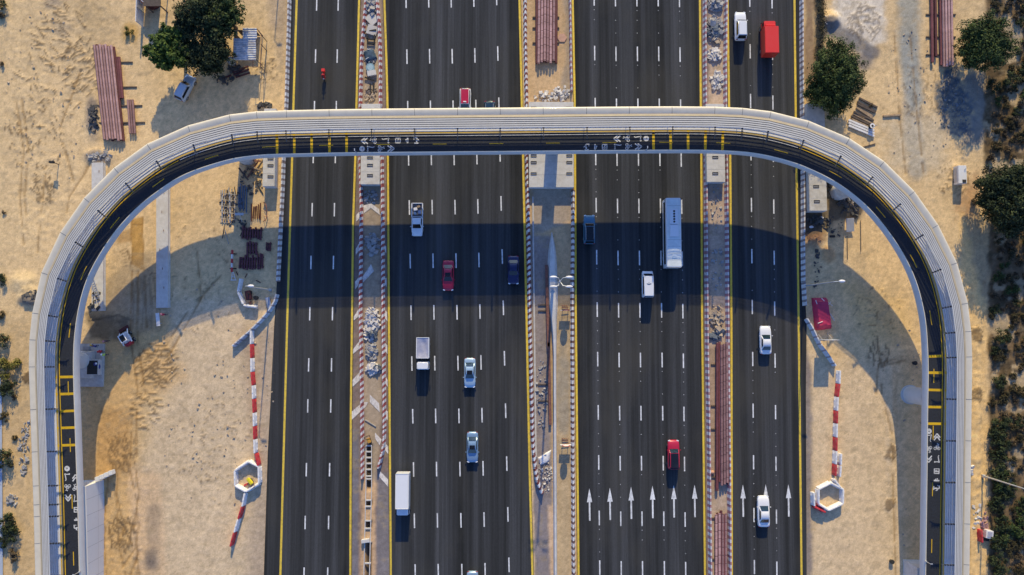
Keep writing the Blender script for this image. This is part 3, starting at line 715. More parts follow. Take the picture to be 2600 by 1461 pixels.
for s in ribs:      # panel joints across the cowl
    mb = MB(); rg = []
    for u,z in ((4.95,2.445),(5.15,2.515),(5.4,2.575),(5.62,2.615),(5.78,2.615),(5.9,2.565)):
        c_ = B(s,u,z); n = nrm(s); t = Vector((n.y,-n.x,0)); rg.append([c_-t*.025,c_+t*.025])
    mb.loft(rg, closed=False); bpart(mb, 'cowl_joint', M['rib_light'])
# ---- paint on the deck
def bq(mb, s, u, pts, z=.006):
    """polygon given in local (along, across) metres about (s,u)"""
    vs = [B(s+a, u+b_, z) for a,b_ in pts]
    mb.add(vs, [tuple(range(len(vs)))])
def bline(mb, s, u, a, c, wd=.09):
    wd *= 1.35
    (x0,y0),(x1,y1) = a, c; d = math.hypot(x1-x0,y1-y0)
    if d == 0: return
    nx_, ny_ = -(y1-y0)/d*wd/2, (x1-x0)/d*wd/2
    bq(mb, s, u, [(x0-nx_,y0-ny_),(x1-nx_,y1-ny_),(x1+nx_,y1+ny_),(x0+nx_,y0+ny_)])
def bcirc(mb, s, u, c, r, wd=.08, n=14, fill=False):
    for i in range(n):
        a0, a1 = 2*math.pi*i/n, 2*math.pi*(i+1)/n
        f = lambda a, rr: (c[0]+rr*math.cos(a), c[1]+rr*math.sin(a))
        if fill: bq(mb, s, u, [c, f(a0,r), f(a1,r)])
        else: bq(mb, s, u, [f(a0,r-wd),f(a0,r),f(a1,r),f(a1,r-wd)])
def chev(mb, s, u, d):
    for o in (0,.42):
        for sg in (-1,1): bline(mb, s, u, (d*(o-.62),sg*.46), (d*(o-.02),0), .14)
def bike(mb, s, u, d):
    # two wheels across the lane, frame and bars pointing along the lane
    for sg in (-1,1): bcirc(mb, s, u, (d*-.2,sg*.26), .25, .09)
    for a, c in [((-.2,-.26),(.12,-.12)),((.12,-.12),(-.12,0)),((-.12,0),(-.2,.26)),((-.2,.26),(.42,.16)),((.12,-.12),(.18,.18)),((.42,.16),(.46,.34)),((.2,-.2),(.2,0)),((.42,.02),(.6,.1))]:
        bline(mb, s, u, (d*a[0],a[1]), (d*c[0],c[1]), .085)
def scoot(mb, s, u, d):
    bcirc(mb, s, u, (d*-.5,-.3), .13, .13, fill=True); bcirc(mb, s, u, (d*-.5,.32), .13, .13, fill=True)
    for a, c in [((-.48,-.3),(-.48,.32)),((-.44,.32),(.32,.2)),((.32,.2),(.5,.32))]: bline(mb, s, u, (d*a[0],a[1]), (d*c[0],c[1]), .1)
def limit(mb, s, u, d):
    bcirc(mb, s, u, (0,0), .42, .3, 20)
    bline(mb, s, u, (-.05,-.1), (-.05,.1), .06)
def block(mb, s, u, d):
    for a, c in [((-.35,-.38),(-.35,.38)),((.35,-.38),(.35,.38)),((-.4,-.36),(.4,-.36)),((-.4,.36),(.4,.36)),((0,-.25),(0,.25)),((-.2,-.1),(.2,-.1)),((.1,.1),(.1,.3))]: bline(mb, s, u, a, c, .1)
def tee(mb, s, u, d):
    bline(mb, s, u, (d*-.12,-.42), (d*-.12,.42), .17); bline(mb, s, u, (d*-.1,.1), (d*.22,.1), .14); bline(mb, s, u, (d*-.1,-.15), (d*.14,-.15), .1)
def hook(mb, s, u, d):
    for a, c, w_ in [((-.3,-.42),(.3,-.42),.13),((-.05,-.42),(-.05,.1),.15),((-.4,.1),(.05,.1),.13),((-.1,.1),(-.1,.42),.12),((-.1,.42),(.42,.42),.12),((.3,.18),(.42,.18),.12),((-.45,-.05),(-.35,-.05),.1)]: bline(mb, s, u, (d*a[0],a[1]), (d*c[0],c[1]), w_)
UO, UI = 2.02, .78
Z1 = lambda a,b_: (640+a/5.6, 260+b_/5.6)
Z2 = lambda a,b_: (1440+a/5.6, 260+b_/5.6)
Z3 = lambda a,b_: (60+a/4.246, 1120+b_/4.246)
Z4 = lambda a,b_: (2280+a/3.44, 1040+b_/3.44)
# path direction: up the left leg, along the top left->right, down the right leg
SYN = {'chev':'chevron_symbol','bike':'bicycle_symbol','scoot':'scooter_symbol','limit':'speed_disc_symbol','block':'box_symbol','tee':'letter_symbol','hook':'script_symbol'}
def put(fn, pt, u, d):
    mb = MB(); fn(mb, s_of(pt[0],pt[1],u,0), u, d); bpart(mb, SYN[fn.__name__], M['white_line'])
for fn, x in ((chev,1590),(bike,1730),(scoot,1890),(block,2075),(tee,2198),(hook,2335)): put(fn, Z1(x,535), UO, -1)
for fn, x in ((limit,1565),(scoot,1690),(bike,1830),(chev,1985)): put(fn, Z1(x,650), UI, 1)
for fn, x in ((chev,700),(bike,850),(scoot,1000),(limit,1125)): put(fn, Z2(x,505), UO, -1)
for fn, x in ((hook,275),(tee,405),(block,535),(scoot,725),(bike,870),(chev,1025)): put(fn, Z2(x,620), UI, 1)
for fn, y in ((limit,300),(scoot,395),(bike,500),(chev,620)): put(fn, Z3(465,y), UO, -1)
for fn, y in ((chev,390),(bike,505),(scoot,615),(block,742),(tee,845),(hook,935)): put(fn, Z3(555,y), UI, 1)
for fn, y in ((limit,190),(scoot,255),(bike,345),(chev,440)): put(fn, Z4(270,y), UI, 1)
for fn, y in ((chev,235),(bike,330),(scoot,430),(block,538),(tee,615),(hook,685)): put(fn, Z4(340,y), UO, -1)
yl = MB()
for pt in [(703,360),(747,360),(791,360),(836,360),(880,360),(1659,360),(1703,360),(1747,360),(1791,360),(1835,362),(160,957.5),(162,1001),(163,1044),(164,1087),(166,1130.6),(2375,905),(2375,947),(2375,991),(2375,1034),(2374,1076)]:
    s = s_of(pt[0],pt[1],1.5,0); yb = MB(); bq(yb, s, 0, [(-.19,.08),(.19,.08),(.19,DW-.02),(-.19,DW-.02)]); bq(yb, s, 0, [(-.19,DW+.2),(.19,DW+.2),(.19,DW+.49),(-.19,DW+.49)], .126); bpart(yb, 'crossing_bar', M['deck_yellow'])
s0 = s_of(1116,358,1.42,0)
k0 = -int(s0/8.62)
for k in range(k0, 40):
    s = s0+k*8.62
    if 2 < s < S_END-2:
        yb = MB(); bq(yb, s, 1.42, [(-1.05,-.06),(-1.05,.06),(0,.06),(1.05,.06),(1.05,-.06),(0,-.06)], .0075); bpart(yb, 'centre_dash', M['deck_yellow'])
sA, sB = s_of(700,360,2,0), s_of(1850,362,2,0)
def longline(u, wd, s0_, s1_, z=.006):
    ss = [s for s in np.arange(s0_, s1_, .8)]+[s1_]
    vs = []; 
    for s in ss: vs += [B(s,u-wd/2,z), B(s,u+wd/2,z)]
    yl_or = wl2 if u == DW-.07 else yl
    yl_or.add(vs, [(2*i,2*i+1,2*i+3,2*i+2) for i in range(len(ss)-1)])
wl2 = MB()
longline(DW-.07, .11, sA-14, sB+10)
longline(DW-.08, .13, 1, sA-14.2); longline(DW-.08, .13, sB+10.2, S_END-1); longline(DW+.36, .10, 1, S_END-1, .127)
bpart(yl, 'yellow_marking', M['deck_yellow']); bpart(wl2, 'edge_line', M['white_line'])
# ---- supports
pm = MB(); 
c0 = s_of(1400,360,1.5,0)
pc = B(c0,2.6,0)+Vector((.55,0,0)); pm.box((pc.x,pc.y,3.75+.6), (1.9,2.2,6.3), m=0); pass
bpart(pm, 'pier', M['concrete'], bevel=.12)
s2 = s_of(2354,1012,0,0); c2 = B(s2,1.6,0); pm = MB(); pm.tube((c2.x-.15,c2.y,-.2),(c2.x-.15,c2.y,at(s2).z-1.0), 1.35, n=40); pm.tube((c2.x-.15,c2.y,-.2),(c2.x-.15,c2.y,.22),1.55,n=40)
bpart(pm, 'pier', M['parapet'], smooth=True)
s3 = s_of(188,920,0,0); c3 = B(s3,2.6,0); pm = MB(); pm.tube((c3.x,c3.y,.5),(c3.x,c3.y,at(s3).z-1.0), 1.3, n=40); bpart(pm, 'pier', M['parapet'], smooth=True)
for (a,b_) in ((590,430),(2158,505)):
    s4 = s_of(a,b_,0,0); c4 = B(s4,2.8,0); pm = MB(); pm.tube((c4.x,c4.y,-.2),(c4.x,c4.y,at(s4).z-1.0), 1.35, n=32); bpart(pm, 'pier', M['concrete'], smooth=True)
# west ramp retaining wall (solid under the leg), east one begins at the picture edge
def ramp_solid(s_a, s_b, steps):
    mb = MB(); ss = list(np.arange(s_a, s_b, 1.5))+[s_b]
    rings = []
    for s in ss: 
        z = at(s).z
        rings.append([B(s,-.28,-z-.2),B(s,-.28,-.72),B(s,5.3,-1.0),B(s,5.3,-z-.2)])
    mb.loft(rings); return mb
sw = s_of(202,1242,0,.9)
bpart(ramp_solid(.5, sw, 0), 'ramp_wall', M['wall_white'])
jm = MB()
for k in range(1,14):
    s = sw-k*2.45+.4
    if s < 1: break
    z = at(s).z
    jm.add([B(s-.02,-.285,-z),B(s+.02,-.285,-z),B(s+.02,-.285,-.75),B(s-.02,-.285,-.75)], [(0,1,2,3)])
jm.add([B(1,-.285,-at(1).z+1.5),B(sw,-.285,-at(sw).z+1.5),B(sw,-.285,-at(sw).z+1.53),B(1,-.285,-at(1).z+1.53)],[(0,1,2,3)])
bpart(jm, 'wall_joint', M['concrete_dark'])
wm = MB()
for k in range(4):
    s = sw+.3; wm.box(B(s+.25-.0*k,-.28-.0,-at(s).z+1.0)+Vector((.15+.5*k,.25*k,-.1*k)), (.5,.7,2.6-.5*k), rz=.25)
bpart(wm, 'wing_wall', M['wall_white'], bevel=.04)
se = s_of(2349,1452,0,.9)
bpart(ramp_solid(se, S_END-.5, 0), 'ramp_wall', M['concrete_pale'])
# slim camera posts on the inner parapet
for k, (a,b_) in enumerate([(905,383),(1640,380),(197,1452),(2352,1425)]):
    s = s_of(a,b_,0,.9); p0 = B(s,-.05,.85); n = nrm(s); mb = MB()
    mb.tube(p0, p0+Vector((0,0,1.3)), .05, .035, n=8); mb.box(p0+n*.15+Vector((0,0,1.32)), (.12,.34,.08), rz=math.atan2(n.y,n.x)-math.pi/2); mb.box(p0+Vector((0,0,.12)), (.2,.2,.24))
    bpart(mb, 'parapet_post', M['steel'])
# ------------------------------------------------------------------ concrete barriers
def jersey(name, ln, m, h=.86, wb=.62, wt=.22):
    mb = MB(); pr = [(-wb/2,0),(-wb/2,.08),(-wb/2*.62,.34),(-wt/2,h-.03),(-wt/2+.03,h),(wt/2-.03,h),(wt/2,h-.03),(wb/2*.62,.34),(wb/2,.08),(wb/2,0)]
    n = max(2, int(ln/.6)); mb.loft([[(-ln/2+ln*i/n, y, z) for y,z in pr] for i in range(n+1)])
    me = mb.mesh(name); me.materials.append(m)
    bm = bmesh.new(); bm.from_mesh(me); bmesh.ops.recalc_face_normals(bm, faces=bm.faces); bm.to_mesh(me); bm.free()
    return me
def walk(pts, ln, gap=.05):
    """segments of length ln along a world polyline -> (centre, angle, length)"""
    out = []; cum = [0]
    for a, b in zip(pts, pts[1:]): cum.append(cum[-1]+(b-a).length)
    def ptat(d):
        d = min(max(d,0),cum[-1])
        for i in range(len(pts)-1):
            if d <= cum[i+1]+1e-9:
                return pts[i].lerp(pts[i+1], (d-cum[i])/max(1e-9,cum[i+1]-cum[i]))
        return pts[-1]
    d = 0
    while d < cum[-1]-.5:
        a, b = ptat(d), ptat(d+ln); v = b-a
        if v.length > ln*.55: out.append(((a+b)/2, math.atan2(v.y,v.x)))
        d += ln+gap
    return out
def barrier_row(pts, m, label, group, ln=3.9, h=.86, wb=.62, wt=.22, jit=.035, gap=.05, name='concrete_barrier'):
    me = jersey(name, ln, m, h, wb, wt); k = 0
    for c, a in walk(Q(pts), ln, gap):
        o = bpy.data.objects.new(name, me); COL.objects.link(o); o.location = (c.x+RNG.normal(0,jit*.3), c.y, .0)
        o.rotation_euler = (0,0,a+RNG.normal(0,jit*.15)); tag(o, label, 'barrier', group); k += 1
barrier_row([(736,-60),(735.6,0),(732,134),(728,267),(721,398),(718,499),(713,588),(709,677),(705,748)], M['b_black'], 'black and white concrete barrier segment edging the westernmost carriageway', 'barriers along the west verge')
barrier_row([(705,748),(701,765),(692,781),(674,804),(638.5,840),(597,876)], M['b_tail'], 'greyish white barrier segment in the tail that bends away from the road onto sand', 'barriers bending off the west verge', ln=1.25, jit=0, gap=0)
barrier_row([(933,-60),(930,0),(918,134),(915,267),(914,398),(918,514),(917,573),(915,808),(918,879),(920,1116),(921,1180),(920,1221)], M['b_red'], 'red and white concrete barrier segment on the west side of the rubble filled left median', 'barriers on the left median west side')
barrier_row([(954,-60),(957,0),(964,74),(966,180),(965,267),(970,398),(972,573),(973,808),(975,968),(976,1087)], M['b_red'], 'red and white concrete barrier segment on the east side of the rubble filled left median', 'barriers on the left median east side')
barrier_row([(976,1089),(975,1131),(971,1152),(961,1190)], M['b_red'], 'red and white barrier segment curving in at the lower end of the left median', 'barriers curving in at the left median end', ln=1.25, jit=0, gap=0)
barrier_row([(1332,-60),(1333,0),(1334,134),(1337,267),(1337.5,398),(1340,528),(1342.5,647),(1344.5,808),(1347.5,908),(1352,1090),(1355,1150)], M['b_red2'], 'dark red and white concrete barrier segment on the west side of the central median', 'barriers on the central median west side')
barrier_row([(1355,1152),(1361,1209),(1370,1239),(1382,1263)], M['b_red2'], 'dark red and white barrier segment slanting off at the lower end of the central row', 'barriers slanting off the central median', ln=2.1)
barrier_row([(1447,-60),(1447,0),(1450,200),(1451,256)], M['b_pink'], 'faded barrier segment on the east side of the central median above the bridge', 'faded barriers above the bridge', wb=.45)
barrier_row([(1455,484),(1454,600),(1453,808),(1453,968),(1454,1150),(1456,1461),(1458,1530)], M['b_maroon'], 'maroon and white concrete barrier segment on the east side of the central median', 'barriers on the central median east side')
barrier_row([(1788,-60),(1788.6,0),(1790,267),(1791.5,398),(1792,573),(1794,808),(1795,908),(1799,1116),(1803,1461),(1804,1530)], M['b_pink'], 'faded red and white barrier segment on the west side of the right median', 'barriers on the right median west side')
barrier_row([(1842,-60),(1842,89),(1840,178),(1841,267),(1842,398),(1845,588),(1846,808),(1849,1060),(1851,1209),(1852,1461),(1853,1530)], M['b_pink'], 'faded red and white barrier segment on the east side of the right median', 'barriers on the right median east side')
barrier_row([(2033,-60),(2033.6,0),(2034,134),(2035,267),(2037.5,440),(2037.5,647),(2039,751),(2045,808)], M['b_black'], 'black and white concrete barrier segment edging the easternmost carriageway', 'barriers along the east verge')
barrier_row([(2045,810),(2060,834),(2077.6,873),(2098,900),(2122,935)], M['b_tail'], 'greyish white barrier segment in the tail curving off the east verge', 'barriers curving off the east verge', ln=1.25, jit=0, gap=0)
# ------------------------------------------------------------------ water filled plastic barriers
def plastic_mesh(m, name):
    mb = MB(); pr = [(-.28,0),(-.28,.12),(-.17,.3),(-.15,.85),(-.10,.95),(.10,.95),(.15,.85),(.17,.3),(.28,.12),(.28,0)]
    mb.loft([[(x, y*(.86 if abs(x) > 1.0 else 1), z) for y,z in pr] for x in (-1.04,-.98,-.5,0,.5,.98,1.04)])
    for x in (-.55,.55): mb.box((x,0,.2), (.28,.60,.14))      # fork pockets
    mb.box((0,0,.97), (.34,.16,.06)); mb.tube((1.08,0,.1),(1.08,0,.9),.05,n=8)
    me = mb.mesh(name); me.materials.append(m)
    bm = bmesh.new(); bm.from_mesh(me); bmesh.ops.recalc_face_normals(bm, faces=bm.faces)
    bmesh.ops.bevel(bm, geom=[e for e in bm.edges if len(e.link_faces)==2 and e.calc_face_angle(0) > .6], offset=.03, segments=2, affect='EDGES', clamp_overlap=True); bm.to_mesh(me); bm.free()
    me.polygons.foreach_set('use_smooth',[True]*len(me.polygons)); 
    try: me.set_sharp_from_angle(angle=math.radians(40))
    except Exception: pass
    return me
PW = plastic_mesh(M['white_plastic'],'plastic_barrier'); PR = plastic_mesh(M['red_plastic'],'plastic_barrier')
def pbar(a, b, me, label, group, cat='barrier'):
    A, Bp = P(*a), P(*b); v = Bp-A
    o = bpy.data.objects.new('plastic_barrier', me); COL.objects.link(o); c = (A+Bp)/2
    o.location = (c.x,c.y,.0); o.rotation_euler = (0,0,math.atan2(v.y,v.x)); o.scale = (v.length/2.14,1,1)
    return tag(o, label, cat, group)
W_ = [(641.5,840),(641.5,874),(642.5,909),(643,944),(646,978),(647,1012),(648.5,1047),(649,1081),(650,1114),(651,1149)]
for k in range(9):
    pbar(W_[k], W_[k+1], PW if k%2==0 else PR, ('white' if k%2==0 else 'red')+' water filled barrier in the straight line on the western sand', ('white' if k%2==0 else 'red')+' barriers in the west line')
pbar((653,1150),(660,1181), PR, 'red water filled barrier leaning against the western ring at its top corner','')
del_ = bpy.data.objects[-1] if False else None
E_ = [(2127,940),(2125.5,974),(2121.5,1007),(2120,1042),(2119,1074),(2118.5,1109),(2118,1143),(2116.5,1177),(2115.5,1206)]
for k in range(8):
    pbar(E_[k], E_[k+1], PW if k%2==0 else PR, ('white' if k%2==0 else 'red')+' water filled barrier in the straight line on the eastern sand', ('white' if k%2==0 else 'red')+' barriers in the east line')
pbar((2130,1150),(2129,1178), PW, 'white water filled barrier doubled up beside the lower end of the east line','white barriers doubled up beside the east line'); pbar((2129,1180),(2127,1208), PW, 'white water filled barrier doubled up beside the lower end of the east line','white barriers doubled up beside the east line')
pbar((2112,1214),(2128,1236), PW, 'white barrier slanting from the east line to the eastern ring', '')
hexW = [(635.5,1170),(661,1183),(662,1226),(629,1246),(602,1231),(601,1193)]
hexE = [(2104,1224),(2135,1240),(2134,1276),(2098,1293),(2073,1277),(2073,1240)]
for hx, nm in ((hexW,'western ring around the yellow compactor'),(hexE,'eastern hexagonal ring')):
    for k in range(6): pbar(hx[k], hx[(k+1)%6], PW, 'white barrier forming one side of the '+nm, 'barriers of the '+nm)
pbar((2061,1248),(2062,1282), PW, 'white barrier standing just outside the left side of the eastern ring','')
pbar((2062,1284),(2090,1298), PR, 'red barrier along the lower left outside of the eastern ring','')
for a, b, me, lb in [((626,1250),(620,1283),PW,'white barrier touching the bottom of the western ring'),((619,1284),(610,1314),PR,'red barrier second below the western ring'),((609,1316),(600,1348),PW,'white barrier third below the western ring'),((599,1350),(590,1384),PR,'red barrier at the tail end below the western ring'),
                     ((615,708),(609,742),PW,'pale blue shaded barrier standing below the red bundles'),((609,743),(622,773),PW,'white barrier sloping down to the corner of the small angle'),((623,776),(656,780),PW,'white barrier lying crosswise at the bottom of the small angle')]:
    pbar(a, b, me, lb, '')
for o in list(bpy.data.objects):
    if o.get('group') == '': del o['group']
# ------------------------------------------------------------------ concrete foundation blocks carrying the spans
def block_at(x0, y0, x1, y1, h, label, slots=(), m='concrete_pale'):
    a, b = P(x0,y1,h), P(x1,y0,h); c = (a+b)/2
    t = thing('foundation_block', label, 'foundation', (c.x,c.y,0)); w_, d_ = b.x-a.x, b.y-a.y
    mb = MB(); mb.box((0,0,h/2), (w_,d_,h)); mb.build('block', M[m], t, bevel=.05)
    for yy in np.arange(-d_/2+2.1, d_/2-.5, 2.1): MB().box((0,yy,h+.003), (w_-.12,.03,.012)).build('joint_groove', M['concrete_dark'], t)
    for (sx_, sy_) in slots:
        p = P(sx_,sy_,h); sm_ = MB()
        X_, Y_ = p.x-c.x, p.y-c.y
        for q in (-.16,.16): sm_.box((X_,Y_+q,h+.03), (.95,.10,.07))
        for q in (-.45,.45): sm_.box((X_+q,Y_,h+.02), (.06,.30,.05))
        sm_.build('lifting_socket', M['slot'], t)
    return t
block_at(1343,259,1456,476.5,1.25,'widest pale concrete foundation block under the bridge in the central median', [(1355,396),(1355,413),(1355,441.5),(1445.5,396),(1445.5,413),(1445.5,441.5),(1355,275),(1445,275)])
block_at(915,264,966,469,1.35,'narrow pale concrete foundation block under the bridge in the left median', [(939.5,401),(939.5,420),(939.5,446)])
block_at(1795,264,1838,463,1.3,'narrow pale concrete foundation block under the bridge in the right median', [(1816,400),(1816,441)])
block_at(666,276,701,474,1.7,'grey concrete foundation block on the sand just west of the highway', [(687,403),(687,421),(687,449)])
block_at(2056,262,2093,536,1.8,'weathered concrete foundation block in tree shade just east of the highway', [(2072,474),(2074,512),(2070,440)], m='concrete')
# precast beams lying on the sand
def girder(x0, y0, x1, y1, h, label, lean=0):
    a, b = P((x0+x1)/2-lean,y0,h), P((x0+x1)/2+lean,y1,h); w_ = (P(x1,(y0+y1)/2,h)-P(x0,(y0+y1)/2,h)).x
    v = b-a; c = (a+b)/2
    t = thing('precast_beam', label, 'concrete beam', (c.x,c.y,0), math.atan2(v.y,v.x)); ln = v.length
    mb = MB(); mb.loft([[(x,-w_/2,.0),(x,-w_/2,h*.25),(x,-w_/2*.92,h*.3),(x,-w_/2*.92,h),(x,w_/2*.92,h),(x,w_/2*.92,h*.3),(x,w_/2,h*.25),(x,w_/2,0)] for x in (-ln/2,ln/2)])
    mb.build('beam', M['concrete_pale'], t, bevel=.03)
    for x in np.arange(-ln/2+1.5, ln/2-1, 3.1): MB().box((x,RNG.uniform(-.2,.2)*w_,h+.04), (.35,.05,.08)).build('lifting_loop', M['rust'], t)
    return t
girder(395,420,428,782,.62,'long pale precast concrete beam lying free on the sand, half in the bridge shadow')
girder(231,413,263,790,.62,'long pale precast beam passing under the west bend with debris heaped at its lower end')
# central median barrier that swells around the high mast
cb = MB(); pts = [(1401,591,.12,.25),(1401.5,612,.7,.6),(1402,640,1.25,.85),(1402,680,1.6,.95),(1402.5,735,1.75,.95),(1403.5,775,1.65,.95),(1405.5,815,1.1,.9),(1407,850,.85,.88),(1408,900,.62,.85),(1408,1000,.60,.85),(1409,1200,.60,.85),(1410,1461,.60,.85),(1411,1600,.60,.85)]
rings = []
for x,y,w_,h in pts:
    p = P(x,y); rings.append([p+Vector((-w_/2,0,0)),p+Vector((-w_/2*.7,0,h*.45)),p+Vector((-w_/2*.5,0,h)),p+Vector((w_/2*.5,0,h)),p+Vector((w_/2*.7,0,h*.45)),p+Vector((w_/2,0,0))])
cb.loft(rings); o = cb.build('median_barrier', M['concrete_pale'], label='smooth pale concrete barrier wall swelling around the tall lamp mast in the central median', cat='barrier')
kb = MB()
rings = [[P(x-2,y)+Vector((0,0,-.1)),P(x-2,y)+Vector((0,0,.16)),P(x+2,y)+Vector((0,0,.16)),P(x+2,y)+Vector((0,0,-.1))] for x,y in [(1353,500),(1355,700),(1357,850),(1360,1100),(1361,1160)]]
kb.loft(rings); kb.build('kerb', M['concrete'], kind='structure')
# ------------------------------------------------------------------ pipes and steel sections
def pipe_mesh(ln, r, m, n=14):
    mb = MB(); rings = []
    for x, rr in ((-ln/2,r*.78),(-ln/2,r),(ln/2,r),(ln/2,r*.78)):
        rings.append([(x,rr*math.cos(2*math.pi*i/n),rr*math.sin(2*math.pi*i/n)) for i in range(n)])
    mb.loft(rings, caps=False); mb.loft([[(x,r*.78*math.cos(2*math.pi*i/n),r*.78*math.sin(2*math.pi*i/n)) for i in range(n)] for x in (-ln/2,-ln/2+.6)], caps=False)
    me = mb.mesh('steel_pipe'); me.materials.append(m); me.polygons.foreach_set('use_smooth',[True]*len(me.polygons))
    try: me.set_sharp_from_angle(angle=math.radians(50))
    except Exception: pass
    return me
def pipe(me, A, Bp, z, label, group):
    c = (A+Bp)/2; v = Bp-A
    o = bpy.data.objects.new('steel_pipe', me); COL.objects.link(o); o.location = (c.x,c.y,z); o.rotation_euler = (0,0,math.atan2(v.y,v.x)); return tag(o, label, 'pipe', group)
def stack(x0, x1, y0, xb0, xb1, y1, n, r, m, label, group, layers=2, zb=.15, m2=None, drop=0):
    A0, A1, B0, B1 = P(x0,y0,.5), P(x1,y0,.5), P(xb0,y1,.5), P(xb1,y1,.5)
    ln = (A0-B0).length; me = pipe_mesh(ln, r, m); me2 = pipe_mesh(ln, r, m2 or m)
    for L_ in range(layers):
        k = n-L_
        for i in range(k):
            t = (i+.5*(L_+1))/n; j = RNG.normal(0,.18)
            A = A0.lerp(A1,t); Bp = B0.lerp(B1,t); d = (Bp-A).normalized()*j
            pipe(me if L_==layers-1 else me2, A+d, Bp+d, zb+r+L_*r*1.74, label, group)
def bearer(x0, y0, x1, y1, label, group, m='wood_dark'):
    a, b = P(x0,y0), P(x1,y1); c = (a+b)/2; v = b-a
    mb = MB(); mb.box((0,0,.08), (v.length,.22,.16)); mb.build('timber_bearer', M[m], loc=(c.x,c.y,0), rz=math.atan2(v.y,v.x), bevel=.02, label=label, cat='timber', group=group)
L1, G1 = 'rust pink steel pipe in the broad tilted stack on the western sand', 'pipes of the west stack'
stack(234,291,117,260,316,356,8,.185,M['pipe_plain'],L1,G1,2,m2=M['pipe_red'])
for y0, y1, xa, xb, lb in [(144,253,297,309,0)]:
    me = pipe_mesh(7.0,.2,M['pipe_red'])
    for k in range(2): pipe(me, P(298+k*5,146,.3), P(307+k*5,250,.3), .36, 'red oxide pipe lying loose along the right flank of the west stack', 'loose pipes on the west stack flank')
me = pipe_mesh(5.7,.17,M['pipe_plain'])
for k in range(3): pipe(me, P(325+k*6.2,254,.3), P(331+k*6.2,340,.3), .36, 'short pink pipe in the small bundle right of the west stack', 'short pipes right of the west stack')
for y, x in ((160,338),(223,348),(270,362),(313,369)):
    bearer(250,y,x,y-1,'dark timber bearer sticking out from under the west pipe stack','bearers under the west stack')
stack(1362,1414,-40,1360,1413,157,7,.205,M['pipe_pink'],'banded pink steel pipe stacked in the central median above the bridge','pipes in the central median',2,m2=M['pipe_red'])
for y in (45,72,110): bearer(1352,y,1420,y,'dark timber bearer across the central median under the pipes','bearers in the central median')
me = pipe_mesh(13.5,.22,M['pipe_red'])
pipe(me, P(1363,-40,.3), P(1363,164,.3), .37, 'red oxide pipe lying single on the left of the central median stack', None); pipe(me, P(1413,-40,.3), P(1412,162,.3), .37, 'red oxide pipe lying single on the right of the central median stack', None)
stack(2384,2420,-60,2388,2424,166,5,.19,M['pipe_plain'],'pink steel pipe in the right hand group at the top of the eastern yard','right group of pipes in the east yard',2,m2=M['pipe_red'])
me = pipe_mesh(15,.22,M['pipe_red'])
for k in range(2): pipe(me, P(2364+k*9,-70,.3), P(2367+k*9,165-k*30,.3), .37, 'red oxide pipe in the pair lying left of the eastern yard group', 'pair of pipes in the east yard')
for y in (38,95,140): bearer(2350,y,2426,y,'dark timber bearer under the eastern yard pipes','bearers in the east yard')
stack(1824,1852,874,1825,1853,1230,4,.195,M['pipe_pink'],'banded pink pipe in the long row lying in the right median','long pink pipes in the right median',2,m2=M['pipe_red'])
me = pipe_mesh(23.5,.24,M['pipe_red'])
pipe(me, P(1821,880,.3), P(1820,1237,.3), .40, 'dark red pipe lying along the left of the long pink row', None)
for y in (926,1031,1090,1212): bearer(1805,y,1851,y,'timber bearer under the long row in the right median','bearers in the right median')
stack(1815,1848,1306,1815,1849,1560,4,.20,M['pipe_pink'],'banded pipe in the lower stack at the bottom of the right median','pipes in the lower right median stack',1,m2=M['pipe_red'])
stack(1819,1845,1305,1819,1845,1560,3,.22,M['pipe_red'],'dark red pipe lying between the banded ones in the lower right median stack','dark pipes in the lower right median stack',1,zb=.02)
for y in (1316,1420): bearer(1807,y,1852,y,'timber bearer under the lower right median stack','bearers of the lower right median stack')
def ibeam(A, Bp, z, label, m='rust', w_=.42, h=.45):
    c = (A+Bp)/2; v = Bp-A; ln = v.length; mb = MB()
    mb.box((0,0,.03),(ln,w_,.05)); mb.box((0,0,h/2),(ln,.06,h-.1)); mb.box((0,0,h-.03),(ln,w_,.05))
    mb.build('steel_beam', M[m], loc=(c.x,c.y,z), rz=math.atan2(v.y,v.x), label=label, cat='steel beam')
ibeam(P(1387,674),P(1392,880),.12,'rusty steel beam lying left of the median barrier, upper of the pair')
ibeam(P(1393,870),P(1397,1078),.12,'rusty steel beam lying left of the median barrier, lower of the pair')
for y in (775,790,977,1019): bearer(1366,y,1396,y,'dark timber bearer under the rusty median beams','bearers under the median beams')
# ------------------------------------------------------------------ vehicles (local +Y = forward)
def paint(name, col, rough=.28, metal=.0, coat=.6): return mat('paint_'+name, col, rough, .04, .8, metal=metal, coat=coat, dirt=tuple(.6*c+.06 for c in col), dirt_amt=.25)
def wheel(t, x, y, r=.33, wd=.22):
    mb = MB(); s = 1 if x > 0 else -1
    mb.loft([[(x+dx, y+rr*math.cos(2*math.pi*i/18), r+rr*math.sin(2*math.pi*i/18)) for i in range(18)] for dx, rr in ((-wd/2,r*.86),(-wd/2+.03,r),(wd/2-.03,r),(wd/2,r*.86))])
    o = mb.build('wheel', M['black'], t, smooth=True)
    rb = MB(); rb.tube((x+s*(wd/2-.02),y,r),(x+s*(wd/2+.012),y,r), r*.62, n=14); rb.build('rim', M['rim'], o)
def ring_body(w_, zb, top, crown):
    h = [(w_*.82,zb),(w_*.97,zb+.12),(w_,zb+(top-zb)*.45),(w_*.975,top-.10),(w_*.90,top-.02),(w_*.55,top+crown*.7),(0,top+crown)]
    return [(-x,z) for x,z in h[::-1]][:0]+[(x,z) for x,z in h]+[(-x,z) for x,z in h[-2::-1]]
